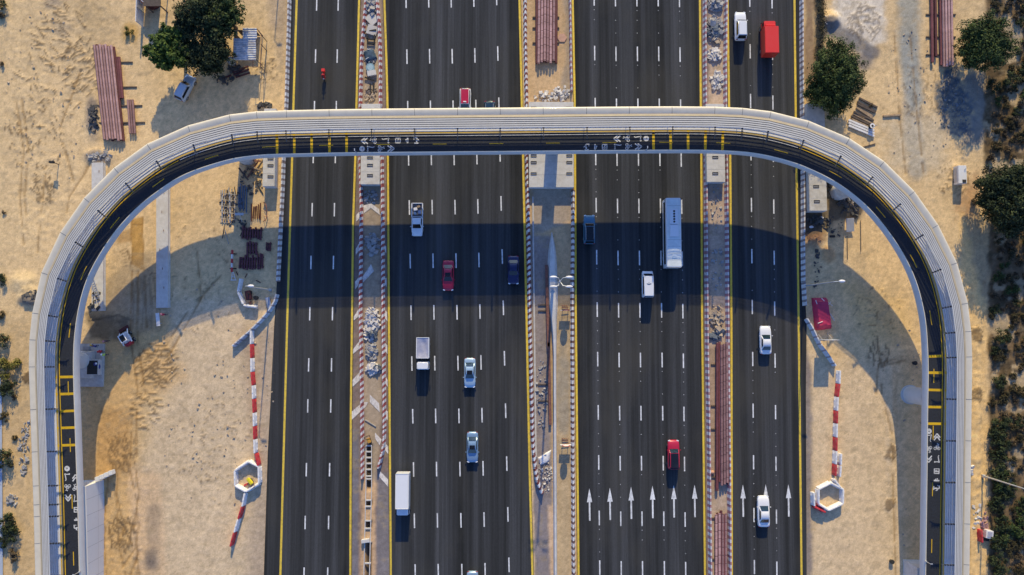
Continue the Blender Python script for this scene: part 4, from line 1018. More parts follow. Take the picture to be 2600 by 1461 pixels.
def shell(t, name, L_, W_, st, m, zb=.22):
    """lower body lofted through stations (y as fraction of half length, width factor, top height)"""
    mb = MB(); mb.loft([[(x, y*L_/2, z) for x,z in ring_body(W_/2*wf, zb+(.12 if abs(y) > .97 else 0), top, .035)] for y,wf,top in st])
    o = mb.build(name, m, t, smooth=True); return o
def house(t, W_, yr, yr2, yf2, yf, zb, zt, paint_m, glass_m, roof_m=None, tb=.86, tr=.66, roof_panel=None, rear_glass=True, side_glass=True):
    """cabin: body coloured pillars and roof with separate panes"""
    hb, hr = W_/2*tb, W_/2*tr
    base = [(-hb,yr,zb-.1),(hb,yr,zb-.1),(hb*.94,yf,zb-.1),(-hb*.94,yf,zb-.1)]; topv = [(-hr,yr2,zt),(hr,yr2,zt),(hr*.97,yf2,zt),(-hr*.97,yf2,zt)]
    mb = MB(); mid = [tuple(b_[i]*.45+t_[i]*.55+(0 if i!=0 else 0) for i in range(3)) for b_,t_ in zip(base,topv)]
    mid = [(x*1.03,y,z) for x,y,z in mid]
    mb.loft([base, mid, topv]); 
    mb.build('cabin', paint_m, t, bevel=.09, seg=3, smooth=True)
    def pane(name, a, b_, c, d, off, u0=.07, u1=.93, v0=.1, v1=.9):
        A, B_, C_, D = map(Vector,(a,b_,c,d)); n = (B_-A).cross(D-A).normalized()
        f = lambda u,v: (A.lerp(B_,u)).lerp(D.lerp(C_,u),v)+n*off
        mb = MB(); vs = [f(u,v) for v in (v0,v1) for u in np.linspace(u0,u1,5)]
        bow = [.0,.75,1,.75,.0]
        vs = [p+n*.018*bow[i%5] for i,p in enumerate(vs)]
        mb.add(vs,[(i,i+1,i+6,i+5) for i in range(4)]); mb.build(name, glass_m, t, smooth=True)
    pane('windshield', base[3], base[2], topv[2], topv[3], -.03 if False else .022, .05,.95,.14,.95) if False else None
    # outward normals: choose vertex order so that the pane lies outside
    pane('windshield', base[2], base[3], topv[3], topv[2], .03, .05,.95,.12,.93)
    if rear_glass: pane('rear_window', base[0], base[1], topv[1], topv[0], .03, .07,.93,.16,.92)
    if side_glass:
        pane('side_window', base[1], base[2], topv[2], topv[1], .035, .10,.88,.30,.90)
        pane('side_window', base[3], base[0], topv[0], topv[3], .035, .12,.90,.30,.90)
    if roof_m:
        mb = MB(); q = .9
        mb.add([(x*q, y*.97+(yr2+yf2)/2*.03, zt+.012) for x,y,z in topv], [(0,1,2,3)])
        mb.build(roof_panel or 'roof_panel', roof_m, t)
def lights(t, L_, W_, zf, zr, wl=.36):
    for s in (-1,1):
        mb = MB(); mb.box((s*W_*.36, L_/2*.955, zf), (wl,.20,.12), rz=s*-.35); mb.build('headlight', M['lamp_w'], t, bevel=.03)
        mb = MB(); mb.box((s*W_*.36, -L_/2*.972, zr), (wl*.9,.12,.14), rz=s*.2); mb.build('tail_light', M['lamp_r'], t, bevel=.02)
def mirrors(t, W_, y, z, m):
    for s in (-1,1):
        mb = MB(); mb.box((s*(W_/2+.08), y, z), (.2,.12,.14)); mb.build('mirror', m, t, bevel=.03)
def wheels4(t, L_, W_, r=.33, f=.31, wd=.22):
    for y in (-L_*f, L_*f):
        for s in (-1,1): wheel(t, s*(W_/2-.11), y, r, wd)
def vplace(px_, py_, z=.8):
    p = P(px_,py_,z); return (p.x,p.y,.03)
def sedan(px_, py_, hd, L_, W_, m, label, glass=None, roof=None, H_=1.45, sun=False, group=None):
    g = glass or M['glass']
    t = thing('car', label, 'car', vplace(px_,py_), math.radians(-hd), group)
    shell(t,'body',L_,W_,[(-1,.70,.78),(-.985,.80,.84),(-.94,.91,.93),(-.82,.97,.97),(-.5,1,.95),(0,1,.93),(.4,1,.92),(.6,.99,.90),(.8,.95,.84),(.92,.87,.74),(.975,.76,.64),(1,.64,.54)],m)
    house(t,W_,-L_*.37,-L_*.21,L_*.035,L_*.20,.95,H_,m,g,roof)
    if sun: mb = MB(); mb.box((0,-L_*.02,H_+.012),(W_*.46,.62,.02)); mb.build('sunroof', M['glass'], t, bevel=.008)
    lights(t,L_,W_,.66,.80); mirrors(t,W_,L_*.15,.98,m); wheels4(t,L_,W_)
    for yy in (L_*.33,):
        mb = MB(); mb.box((0,L_*.485,.48),(W_*.62,.05,.14)); mb.build('grille', M['black'], t)
    for k, yy in enumerate((-.02,)):
        for s in (-1,1):
            mb = MB(); mb.box((s*W_*.498,-.25,.80),(.03,.18,.035)); mb.build('door_handle', M['black'], t)
    return t
def suv(px_, py_, hd, L_, W_, H_, m, label, glass=None, roof=None, rear=-.485, rails=True, cat='car', rp=None):
    g = glass or M['glass']
    t = thing('car', label, cat, vplace(px_,py_,.9), math.radians(-hd))
    shell(t,'body',L_,W_,[(-1,.80,.90),(-.985,.88,1.0),(-.94,.96,1.05),(-.8,1,1.07),(-.3,1,1.06),(.2,1,1.04),(.45,1,1.03),(.65,.985,1.0),(.82,.95,.95),(.93,.88,.86),(.98,.79,.74),(1,.70,.60)],m,.28)
    house(t,W_,L_*rear,L_*(rear+.07),L_*.08,L_*.215,1.08,H_,m,g,roof,.89,.74,rp)
    if rails:
        for s in (-1,1):
            mb = MB(); mb.tube((s*W_*.335,-L_*.36,H_+.05),(s*W_*.335,L_*.04,H_+.05),.025); mb.build('roof_rail', M['steel'], t)
    lights(t,L_,W_,.80,.95); mirrors(t,W_,L_*.17,1.12,m); wheels4(t,L_,W_,.37)
    mb = MB(); mb.box((0,L_*.487,.58),(W_*.6,.05,.2)); mb.build('grille', M['black'], t)
    return t
white = paint('white',(.80,.80,.81)); cream_p = paint('cream',(.78,.76,.72)); red = paint('signal_red',(.78,.045,.022)); ltblue = paint('light_blue',(.40,.55,.68),.3,.2); midblue = paint('mid_blue',(.24,.37,.52),.3,.25); crim = paint('crimson',(.48,.012,.045)); dred = paint('dark_red',(.30,.008,.02))
navy = paint('navy',(.008,.010,.07)); silver = paint('silver',(.60,.64,.68),.3,.35); steelb = paint('steel_blue',(.30,.42,.55),.3,.35); dblue = paint('dark_teal',(.025,.06,.09),.25,.3); blackp = paint('black',(.012,.012,.014),.15)
chassis = mat('chassis_black',(.02,.02,.021),.7)
sedan(1193,947,180,4.75,1.86,ltblue,'pale blue sedan with dark sunroof driving down beside the small tarp truck',M['glass_blue'],sun=True)
sedan(1199.5,1136,180,4.85,1.86,midblue,'greyish blue sedan below the pale one with sunroof in the left carriageway',M['glass_blue'],sun=True)
sedan(1199.5,1490,180,4.7,1.85,steelb,'bluish sedan cut off by the bottom edge of the picture',M['glass_blue'])
sedan(1138,700,180,4.9,1.86,crim,'dark crimson sedan driving down inside the bridge shadow',sun=True)
sedan(1303.5,686,180,4.6,1.85,navy,'dark navy blue sedan hugging the central median in the bridge shadow',M['glass'])
sedan(1944,864,0,4.55,1.85,white,'white sedan higher of the two in the far right carriageway',M['glass_blue'])
sedan(1939,1299,0,4.85,1.9,white,'white sedan passing over the middle arrow in the far right carriageway',M['glass_blue'])
suv(1496.5,583,0,4.75,1.92,1.66,paint('teal_blue',(.07,.19,.28),.3,.3),'blue grey car with black glass roof entering the bridge shadow',M['glass'],M['glass'],rp='glass_roof')
suv(1710.5,1155,0,4.6,1.88,1.60,crim,'red hatchback with black roof driving up the right carriageway',M['glass_blue'],blackp,rails=False)
suv(1880.5,66,0,4.75,1.9,1.95,white,'white estate car beside the red truck near the top of the picture',M['glass'])
suv(470,223,26,4.5,1.86,1.72,silver,'silver estate car parked on sand in the shade of the big trees',M['glass'])
suv(1243,292,180,4.5,1.85,1.60,dblue,'dark blue car half hidden under the bridge next to the taxi',M['glass_blue'])
# two tone taxi
t = suv(1181,262,180,4.9,1.9,1.78,cream_p,'cream taxi with a crimson red roof slipping under the bridge',M['glass'],crim,rails=False,rp='red_roof')
mb = MB(); mb.box((0,.1,1.83),(.5,.2,.12)); mb.build('roof_sign', M['white_plastic'], t, bevel=.03)
# minibus with a dark crest on its roof
t = thing('minibus','white minibus with a small dark crest painted on its roof','minibus',vplace(1645,722,1.1))
shell(t,'body',4.25,1.86,[(-1,.86,1.0),(-.985,.93,1.12),(-.94,.98,1.16),(0,1,1.16),(.6,1,1.14),(.8,.97,1.10),(.93,.92,1.02),(.985,.84,.86),(1,.76,.72)],white,.26)
house(t,1.86,-2.06,-1.98,1.25,1.72,1.15,2.0,white,M['glass'],None,.93,.82); lights(t,4.25,1.86,.8,1.0); mirrors(t,1.86,1.5,1.25,chassis); wheels4(t,4.25,1.86,.33)
cm = MB(); zz = 2.016
cm.add([(-.07,.16,zz),(.07,.16,zz),(0,.32,zz)],[(0,1,2)]); dk = mat('crest_ink',(.08,.085,.09),.6)
cm.build('roof_crest', dk, t)
for i in range(3):
    r0, r1 = .20+.10*i, .25+.10*i; cm = MB(); vs = []
    for a in np.linspace(3.5,5.92,9): vs += [(r0*math.cos(a),.16+r0*.75*math.sin(a),zz),(r1*math.cos(a),.16+r1*.75*math.sin(a),zz)]
    cm.add(vs,[(2*k,2*k+1,2*k+3,2*k+2) for k in range(8)]); cm.build('roof_crest', dk, t)
# pickup
t = thing('pickup_truck','white pickup with an open dark cargo bed crossing the shadow edge','pickup',vplace(1059.5,558,.8),math.pi)
L_, W_ = 5.35, 1.88
mb = MB(); mb.loft([[(x,y,z) for x,z in ring_body(W_/2*wf,.3,top,.03)] for y,wf,top in ((-.32,1,1.05),(.4,1,1.05),(1.2,.995,1.04),(1.9,.97,.99),(2.35,.9,.9),(2.58,.8,.76),(2.68,.7,.6))]); mb.build('body',white,t,smooth=True)
house(t,W_,-.30,-.12,.85,1.50,1.05,1.76,white,M['glass'],None,.88,.72)
mb = MB(); mb.box((0,-1.52,.62),(W_*.96,2.3,.1)); mb.build('bed_floor',mat('bed_liner',(.16,.16,.17),.7),t)
for x,y,sx_,sy_ in ((-W_/2+.07,-1.52,.14,2.34),(W_/2-.07,-1.52,.14,2.34),(0,-2.63,W_-.02,.12),(0,-.42,W_-.02,.10)):
    mb = MB(); mb.box((x,y,.83),(sx_,sy_,.52)); mb.build('bed_side' if sx_ < 1 else ('tailgate' if y < -2 else 'headboard'),white,t,bevel=.03)
lights(t,L_,W_,.8,.85); mirrors(t,W_,1.2,1.15,white); wheels4(t,L_,W_,.38,.30)
for k,(x,y,sx_,sy_,h,mm) in enumerate(((-.38,-1.2,.5,.55,.35,'sheet_grey'),(.3,-1.7,.6,.5,.28,'white_plastic'),(-.2,-2.1,.55,.4,.3,'wood'),(.36,-1.0,.35,.5,.3,'steel'))):
    mb = MB(); mb.box((0,0,h/2),(sx_,sy_,h),rz=.2*k); p = Matrix.Rotation(math.pi,4,'Z') @ Vector((x,y,.70)); q = vplace(1059.5,558,.8)
    mb.build('cargo_box',M[mm],loc=(q[0]+p.x,q[1]+p.y,p.z),bevel=.03,label=['grey bundle in the bed of the white pickup','white box in the bed of the white pickup','brown wooden box in the bed of the white pickup','small metal box in the bed of the white pickup'][k],cat='box')
def truck_wheels(t, L_, W_, ys, r=.45):
    for y in ys:
        for s in (-1,1): wheel(t, s*(W_/2-.17), y, r, .28)
# small tarp truck
t = thing('tarp_truck','small lorry with white cab and grey sagging tarp over its bed','lorry',vplace(1075,899,1.0),math.pi)
W_ = 2.05
mb = MB(); mb.box((0,-.1,.62),(.9,5.0,.22)); mb.build('chassis',chassis,t)
mb = MB(); mb.box((0,1.85,1.25),(W_*.97,1.35,1.55),top=(.9,.86)); mb.build('cab',white,t,bevel=.12,seg=3,smooth=True)
mb = MB(); mb.quad((-.82,2.475,1.38),(.82,2.475,1.38),(.78,2.42,1.86),(-.78,2.42,1.86)); mb.build('windshield',M['glass'],t)
for s in (-1,1):
    mb = MB(); mb.quad((s*.985,1.45,1.4),(s*.985,2.2,1.4),(s*.945,2.15,1.85),(s*.945,1.45,1.85)); mb.build('side_window',M['glass'],t)
    mb = MB(); mb.box((s*1.16,2.3,1.45),(.12,.18,.4)); mb.build('mirror',chassis,t,bevel=.03)
mb = MB(); mb.box((0,-.98,.80),(W_,3.3,.12)); mb.build('bed_floor',chassis,t)
for x,y,sx_,sy_ in ((-W_/2+.05,-.98,.1,3.3),(W_/2-.05,-.98,.1,3.3),(0,-2.6,W_,.1),(0,.64,W_,.1)):
    mb = MB(); mb.box((x,y,1.45),(sx_,sy_,1.2)); mb.build('bed_side',white,t,bevel=.02)
mb = MB(); n_ = 12; vs = []
for j in range(n_+1):
    for i in range(n_+1):
        u, v_ = i/n_, j/n_; x, y = (u-.5)*(W_-.2), -2.52+v_*3.1
        e = min(u,1-u,v_,1-v_); z = 2.0-.16*min(1,e*4)+.05*math.sin(9*u+5*v_)*min(1,e*5)
        vs.append((x,y,z))
mb.add(vs,[(j*(n_+1)+i,j*(n_+1)+i+1,(j+1)*(n_+1)+i+1,(j+1)*(n_+1)+i) for j in range(n_) for i in range(n_)]); mb.build('tarp',M['sheet_grey'],t,smooth=True)
truck_wheels(t,5,W_,(1.75,-1.6),.40); lights(t,5.06,W_,.75,.8)
# long white delivery truck
t = thing('box_truck','long plain white box truck near the lower left of the highway','box truck',vplace(1023.5,1254,1.4),math.pi)
W_ = 2.1
mb = MB(); mb.box((0,0,.6),(1.0,6.7,.25)); mb.build('chassis',chassis,t)
mb = MB(); mb.box((0,-.62,1.62),(W_,5.45,1.85)); mb.build('cargo_box',white,t,bevel=.05,smooth=True)
for x,sx_,y,sy_ in ((-W_/2+.05,.08,-.62,5.45),(W_/2-.05,.08,-.62,5.45),(0,W_,-3.31,.08),(0,W_,2.07,.08)):
    mb = MB(); mb.box((x,y,2.565),(sx_,sy_,.035)); mb.build('roof_rim',cream_p,t)
mb = MB(); mb.box((0,2.72,1.22),(W_*.94,1.25,1.5),top=(.9,.82)); mb.build('cab',white,t,bevel=.12,seg=3,smooth=True)
mb = MB(); mb.quad((-.84,3.31,1.3),(.84,3.31,1.3),(.78,3.24,1.8),(-.78,3.24,1.8)); mb.build('windshield',M['glass'],t)
for s in (-1,1):
    mb = MB(); mb.quad((s*.965,2.4,1.35),(s*.965,3.1,1.35),(s*.92,3.05,1.8),(s*.92,2.4,1.8)); mb.build('side_window',M['glass'],t)
    mb = MB(); mb.box((s*1.15,3.1,1.45),(.12,.18,.4)); mb.build('mirror',chassis,t,bevel=.03)
truck_wheels(t,6.7,W_,(2.5,-2.1),.42); lights(t,6.75,W_,.8,.8)
# red truck
t = thing('red_truck','bright red box truck with matching red cab at the top right','box truck',vplace(1951,101,1.3))
W_ = 2.25
mb = MB(); mb.box((0,0,.6),(1.0,5.6,.25)); mb.build('chassis',chassis,t)
mb = MB(); mb.box((0,-.62,1.78),(W_,4.45,2.1)); mb.build('cargo_box',red,t,bevel=.05,smooth=True)
mb = MB(); mb.box((0,2.28,1.3),(W_*.9,1.25,1.65),top=(.92,.82)); mb.build('cab',red,t,bevel=.12,seg=3,smooth=True)
mb = MB(); mb.quad((-.86,2.875,1.4),(.86,2.875,1.4),(.80,2.80,1.98),(-.80,2.80,1.98)); mb.build('windshield',M['glass'],t)
mb = MB(); mb.box((0,2.0,2.2),(W_*.72,.5,.22),top=(.9,.4)); mb.build('wind_deflector',red,t,bevel=.05)
for s in (-1,1):
    mb = MB(); mb.quad((s*1.0,1.95,1.45),(s*1.0,2.65,1.45),(s*.955,2.6,1.98),(s*.955,1.95,1.98)); mb.build('side_window',M['glass'],t)
    mb = MB(); mb.box((s*1.2,2.65,1.5),(.12,.18,.4)); mb.build('mirror',chassis,t,bevel=.03)
    mb = MB(); mb.box((s*(W_/2+.005),-.62,.98),(.03,4.0,.12)); mb.build('side_skirt',dred,t)
truck_wheels(t,5.6,W_,(2.0,-1.7),.45); lights(t,5.75,W_,.8,.8)
# coach
t = thing('bus','long white coach with a pale roof unit and a row of dark fans','bus',vplace(1706,594,1.7))
W_, L_ = 2.55, 11.1
roofm = mat('bus_roof',(.72,.77,.76),.5,.08,.9,dirt=(.48,.52,.52),dirt_amt=.5,dscale=.7)
mb = MB(); mb.loft([[(x,y*L_/2,z) for x,z in ((-1.2*f,.35),(-1.275*f,.7),(-1.275*f,1.3),(-1.25*f,2.6),(-1.17*f,3.0),(-.95*f,3.12),(0,3.16),(.95*f,3.12),(1.17*f,3.0),(1.25*f,2.6),(1.275*f,1.3),(1.275*f,.7),(1.2*f,.35))] for y,f in ((-1,.94),(-.985,.985),(-.95,1),(.95,1),(.98,.985),(1,.94))])
mb.build('body',white,t,smooth=True)
mb = MB(); mb.quad((-1.05,-5.42,3.155),(1.05,-5.42,3.155),(1.05,5.35,3.155),(-1.05,5.35,3.155)); mb.add([(0,0,3.17)],[]); 
mb = MB(); mb.loft([[(-1.08,y,3.10),(-.9,y,3.15),(0,y,3.185),(.9,y,3.15),(1.08,y,3.10)] for y in np.linspace(-5.4,5.35,12)],closed=False); mb.build('roof',roofm,t,smooth=True)
for s in (-1,1):
    mb = MB(); mb.quad((s*1.282,-5.0,1.55),(s*1.282,5.0,1.55),(s*1.262,5.0,2.62),(s*1.262,-5.0,2.62)); mb.build('side_window',M['glass'],t)
    mb = MB(); mb.box((s*1.45,5.5,2.3),(.14,.2,.5)); mb.build('mirror',chassis,t,bevel=.04)
mb = MB(); mb.quad((-1.1,L_/2+.01,1.3),(1.1,L_/2+.01,1.3),(1.08,L_/2-.02,2.7),(-1.08,L_/2-.02,2.7)); mb.build('windshield',M['glass'],t)
mb = MB(); mb.quad((-1.0,-L_/2-.01,1.8),(1.0,-L_/2-.01,1.8),(1.0,-L_/2+.0,2.6),(-1.0,-L_/2+.0,2.6)); mb.build('rear_window',M['glass'],t)
seam = mat('roof_seam',(.30,.34,.35),.6)
for yy in (-4.4,-3.3,-2.2,-1.15,4.3): mb = MB(); mb.loft([[(x,yy-.02,z),(x,yy+.02,z)] for x,z in ((-1.05,3.112),(-.9,3.158),(0,3.193),(.9,3.158),(1.05,3.112))],closed=False); mb.build('roof_seam',seam,t)
mb = MB(); mb.box((0,-3.75,3.22),(.7,.7,.08)); mb.build('roof_hatch',roofm,t,bevel=.02)
mb = MB(); mb.box((.0,2.55,3.27),(1.35,2.5,.2),top=(.96,.97)); acu = mb.build('roof_unit',white,t,bevel=.05)
mb = MB(); mb.box((.0,.28,3.27),(1.4,1.95,.2),top=(.96,.97)); mb.build('roof_unit',white,t,bevel=.05)
for k in range(5):
    mb = MB(); mb.tube((0,1.7+k*.42,3.36),(0,1.7+k*.42,3.385),.17,n=16); mb.build('fan',M['slot'],acu)
truck_wheels(t,L_,W_,(3.4,-2.6,-3.9),.5); lights(t,L_,W_,.7,1.0)
# skid steer loader (rotated on the sand in the shadow)
t = thing('skid_loader','small loader with white cab frame and red rear parked by the excavated patch','loader',(*P(321,858,.8).xy,0),math.radians(32))
mb = MB(); mb.box((0,-.2,.75),(1.1,2.2,.7)); mb.build('body',white,t,bevel=.08)
mb = MB(); mb.box((0,-1.15,1.0),(1.25,.55,.85),top=(.9,.8)); mb.build('engine_cover',dred,t,bevel=.08)
for x in (-.5,.5):
    for y in (-.75,.55): mb = MB(); mb.tube((x,y,1.0),(x*.92,y*.95,2.05),.055); mb.build('cab_post',white,t)
mb = MB()
for a,b_ in (((-.46,-.7),(.46,-.7)),((.46,-.7),(.46,.52)),((.46,.52),(-.46,.52)),((-.46,.52),(-.46,-.7))): mb.tube((a[0],a[1],2.05),(b_[0],b_[1],2.05),.08)
mb.build('cab_frame',white,t)
mb = MB(); mb.box((0,-.1,2.0),(.8,1.0,.05)); mb.build('cab_roof',M['slot'],t)
for s in (-1,1):
    mb = MB(); mb.path([(s*.72,-1.1,1.35),(s*.72,.4,1.25),(s*.72,1.35,.5)],.09); mb.build('lift_arm',white,t)
mb = MB(); mb.loft([[(x,1.3,.75),(x,1.35,.1),(x,1.95,.06),(x,1.95,.12),(x,1.45,.2),(x,1.38,.75)] for x in (-.85,.85)]); mb.build('bucket',M['rust_dark'],t)
for y in (-.75,.55):
    for s in (-1,1): wheel(t,s*.72,y,.38,.28)
# ------------------------------------------------------------------ people
def figure(name, label, x, y, z, rz, top, legs, pose='stand', hat=None, group=None, vest=None):
    t = thing(name, label, 'person', (x,y,z), rz, group)
    if pose == 'stand': J = {'pel':(0,0,.95),'ch':(0,.03,1.25),'sh':(0,.03,1.42),'nk':(0,.04,1.52),'hd':(0,.07,1.66),'ht':(0,.07,1.76),'la':(-.2,.03,1.40),'le':(-.27,.10,1.12),'lw':(-.22,.30,1.0),'ra':(.2,.03,1.40),'re':(.28,.02,1.12),'rw':(.27,.16,.90),'lh':(-.1,0,.90),'lk':(-.12,.06,.50),'lf':(-.13,0,.08),'lt':(-.14,.16,.04),'rh':(.1,0,.90),'rk':(.13,.0,.50),'rf':(.15,-.08,.08),'rt':(.16,.08,.04)}
    elif pose == 'bend': J = {'pel':(0,-.1,.88),'ch':(0,.15,1.08),'sh':(0,.30,1.16),'nk':(0,.38,1.19),'hd':(0,.48,1.22),'ht':(0,.56,1.24),'la':(-.2,.30,1.13),'le':(-.26,.40,.86),'lw':(-.2,.50,.66),'ra':(.2,.30,1.13),'re':(.26,.42,.88),'rw':(.18,.52,.68),'lh':(-.1,-.1,.84),'lk':(-.13,.08,.46),'lf':(-.14,-.03,.08),'lt':(-.15,.13,.04),'rh':(.1,-.1,.84),'rk':(.14,.05,.46),'rf':(.16,-.1,.08),'rt':(.17,.06,.04)}
    else: J = {'pel':(0,-.15,.80),'ch':(0,-.03,1.08),'sh':(0,.06,1.25),'nk':(0,.12,1.35),'hd':(0,.17,1.48),'ht':(0,.18,1.58),'la':(-.2,.06,1.22),'le':(-.3,.25,1.02),'lw':(-.32,.48,.98),'ra':(.2,.06,1.22),'re':(.3,.25,1.02),'rw':(.32,.48,.98),'lh':(-.12,-.12,.78),'lk':(-.22,.28,.70),'lf':(-.2,.05,.30),'lt':(-.2,.22,.27),'rh':(.12,-.12,.78),'rk':(.22,.28,.70),'rf':(.2,.05,.30),'rt':(.2,.22,.27)}
    R_ = {'pel':.15,'ch':.16,'sh':.13,'nk':.06,'hd':.10,'ht':.07,'la':.065,'le':.05,'lw':.038,'ra':.065,'re':.05,'rw':.038,'lh':.10,'lk':.065,'lf':.05,'lt':.035,'rh':.10,'rk':.065,'rf':.05,'rt':.035}
    ks = list(J); E = [('pel','ch'),('ch','sh'),('sh','nk'),('nk','hd'),('hd','ht'),('sh','la'),('la','le'),('le','lw'),('sh','ra'),('ra','re'),('re','rw'),('pel','lh'),('lh','lk'),('lk','lf'),('lf','lt'),('pel','rh'),('rh','rk'),('rk','rf'),('rf','rt')]
    # hands with five short curled fingers
    for wv in ('lw','rw'):
        wx = Vector(J[wv]); el = Vector(J['le' if wv=='lw' else 're']); d = (wx-el).normalized(); sd = Vector((1,0,0)) if wv=='rw' else Vector((-1,0,0))
        pm_ = wv+'p'; J[pm_] = tuple(wx+d*.08); R_[pm_] = .032; ks.append(pm_); E.append((wv,pm_))
        for q,(off,ln) in enumerate(((-.03,.075),(-.01,.085),(.01,.08),(.03,.065))):
            k1 = pm_+str(q); J[k1] = tuple(Vector(J[pm_])+sd*off+d*ln+Vector((0,0,-.01))); R_[k1] = .009; ks.append(k1); E.append((pm_,k1))
        k1 = pm_+'t'; J[k1] = tuple(wx+d*.05+Vector((0,.05,.01))); R_[k1] = .011; ks.append(k1); E.append((pm_,k1))
    me = bpy.data.meshes.new('body'); me.from_pydata([J[k] for k in ks], [(ks.index(a),ks.index(b_)) for a,b_ in E], []); me.update()
    o = bpy.data.objects.new('body', me); COL.objects.link(o); o.parent = t
    md = o.modifiers.new('skin','SKIN')
    for i,k in enumerate(ks):
        sv = me.skin_vertices[0].data[i]; sv.radius = (R_[k],R_[k]*(.8 if k in ('pel','ch','sh') else 1)); sv.use_root = (k == 'pel')
    o.modifiers.new('sub','SUBSURF').render_levels = 1
    m_, nt_, b_ = newmat('clothes_'+label[:12]); tc = nt_.nodes.new('ShaderNodeTexCoord'); sx_ = nt_.nodes.new('ShaderNodeSeparateXYZ'); nt_.links.new(tc.outputs['Object'], sx_.inputs[0])
    zt, zw = J['nk'][2], J['pel'][2]
    c1 = ramp(nt_, sx_.outputs[2], [(0,(.03,.025,.02)),(.1,legs),(min(.98,zw*.5),legs),(min(.99,zw*.5+.03),top)]); 
    mu = N(nt_,'ShaderNodeMath',operation='MULTIPLY'); nt_.links.new(sx_.outputs[2],mu.inputs[0]); mu.inputs[1].default_value = .5
    rn = c1.node; nt_.links.new(mu.outputs[0], rn.inputs['Fac'])
    gt = N(nt_,'ShaderNodeMath',operation='GREATER_THAN'); nt_.links.new(sx_.outputs[2],gt.inputs[0]); gt.inputs[1].default_value = zt
    nt_.links.new(mixc(nt_, gt.outputs[0], c1, (.32,.18,.11)), b_.inputs['Base Color']); b_.inputs['Roughness'].default_value = .85
    me.materials.append(m_)
    h = Vector(J['hd']); hm_ = MB()
    if hat: hm_.sphere(h+Vector((0,0,.06)),.135,(1,1.1,.8)); hm_.ring(h+Vector((0,.03,.05)),.10,.17); hm_.build('helmet', hat, t, smooth=True)
    else: hm_.sphere(h+Vector((0,-.02,.05)),.118,(1,1.05,.9)); hm_.build('hair', M['black'], t, smooth=True)
    fc = MB(); fc.sphere(h+Vector((0,.115,-.02)),.022); fc.build('nose', mat('skin',(.32,.18,.11),.6), t, smooth=True)
    if vest:
        c, s_ = Vector(J['ch']), Vector(J['sh']); vb = MB(); d = (s_-c); q = d.to_track_quat('Z','Y')
        rg = []
        for k_,rr in ((-.25,.205),(.3,.21),(.9,.20),(1.25,.14)):
            rg.append([c+d*k_+q @ Vector((rr*1.15*math.cos(2*math.pi*i/14),rr*.85*math.sin(2*math.pi*i/14),0)) for i in range(14)])
        vb.loft(rg, caps=False); vb.build('vest', vest, t, smooth=True)
    return t
hivis = mat('hi_vis_lime',(.62,.85,.12),.7); redv = mat('red_vest',(.55,.02,.03),.7); bluev = mat('blue_coverall',(.03,.05,.25),.8); wht = mat('white_helmet',(.8,.8,.8),.4); yel = mat('yellow_helmet',(.75,.5,.03),.4); pinkh = mat('pink_helmet',(.6,.25,.28),.4)
for (a,b_,rz,top,legs,pose,hat,vest,lb) in [(274,901,.6,(.5,.7,.12),(.04,.05,.09),'stand',wht,hivis,'worker in a lime high visibility vest at the corner of the concrete base'),
    (266,892,2.2,(.5,.03,.03),(.08,.03,.04),'stand',redv,redv,'worker dressed in red between the lime one and the dark blue one'),
    (254,879,1.2,(.05,.05,.2),(.03,.03,.06),'bend',yel,None,'worker in dark blue bending over the top edge of the concrete base'),
    (277,866,-2.4,(.2,.12,.12),(.05,.04,.05),'stand',pinkh,None,'worker with a pinkish helmet standing left of the loader'),
    (253,925,-1.2,(.03,.06,.35),(.03,.05,.2),'bend',wht,bluev,'worker in blue coverall bending at the pit in the concrete base'),
    (423,800,.3,(.45,.05,.10),(.1,.05,.07),'stand',pinkh,redv,'worker in dark red beside the pale board below the free concrete beam')]:
    p = P(a,b_); figure('person',lb,p.x,p.y,.45 if 'bending' in lb else .0,rz,top,legs,pose,hat,vest=vest)
# motorcycle and courier
p = P(822,192,.8); rz = math.pi
t = thing('motorcycle','delivery motorcycle with a red top box riding down the left carriageway','motorcycle',(p.x,p.y,.03),rz)
for y in (-.62,.66):
    mb = MB(); mb.loft([[(dx,y+rr*math.cos(2*math.pi*i/18),.30+rr*math.sin(2*math.pi*i/18)) for i in range(18)] for dx,rr in ((-.06,.24),(-.04,.3),(.04,.3),(.06,.24))]); mb.build('wheel',M['black'],t,smooth=True)
mb = MB(); mb.loft([[(x*f,y,z0+z) for x,z in ((-.13,0),(-.17,.15),(-.1,.3),(.1,.3),(.17,.15),(.13,0))] for y,f,z0 in ((-.75,.6,.5),(-.3,.8,.45),(.15,1.1,.5),(.45,.9,.55),(.6,.5,.6))]); mb.build('body',red,t,smooth=True)
mb = MB(); mb.path([(0,.72,.3),(0,.5,.95)],.05); mb.path([(-.36,.36,1.02),(-.1,.48,.98),(.1,.48,.98),(.36,.36,1.02)],.025); mb.build('handlebar',chassis,t)
mb = MB(); mb.box((0,-.72,1.05),(.55,.52,.52)); mb.build('top_box',red,t,bevel=.05)
mb = MB(); mb.box((0,.62,.88),(.2,.12,.16)); mb.build('headlight',M['lamp_w'],t,bevel=.04)
figure('person','courier in a red jacket riding the motorcycle in the left carriageway',p.x,p.y+.02,.03,rz,(.5,.02,.02),(.03,.03,.04),'ride',redv)
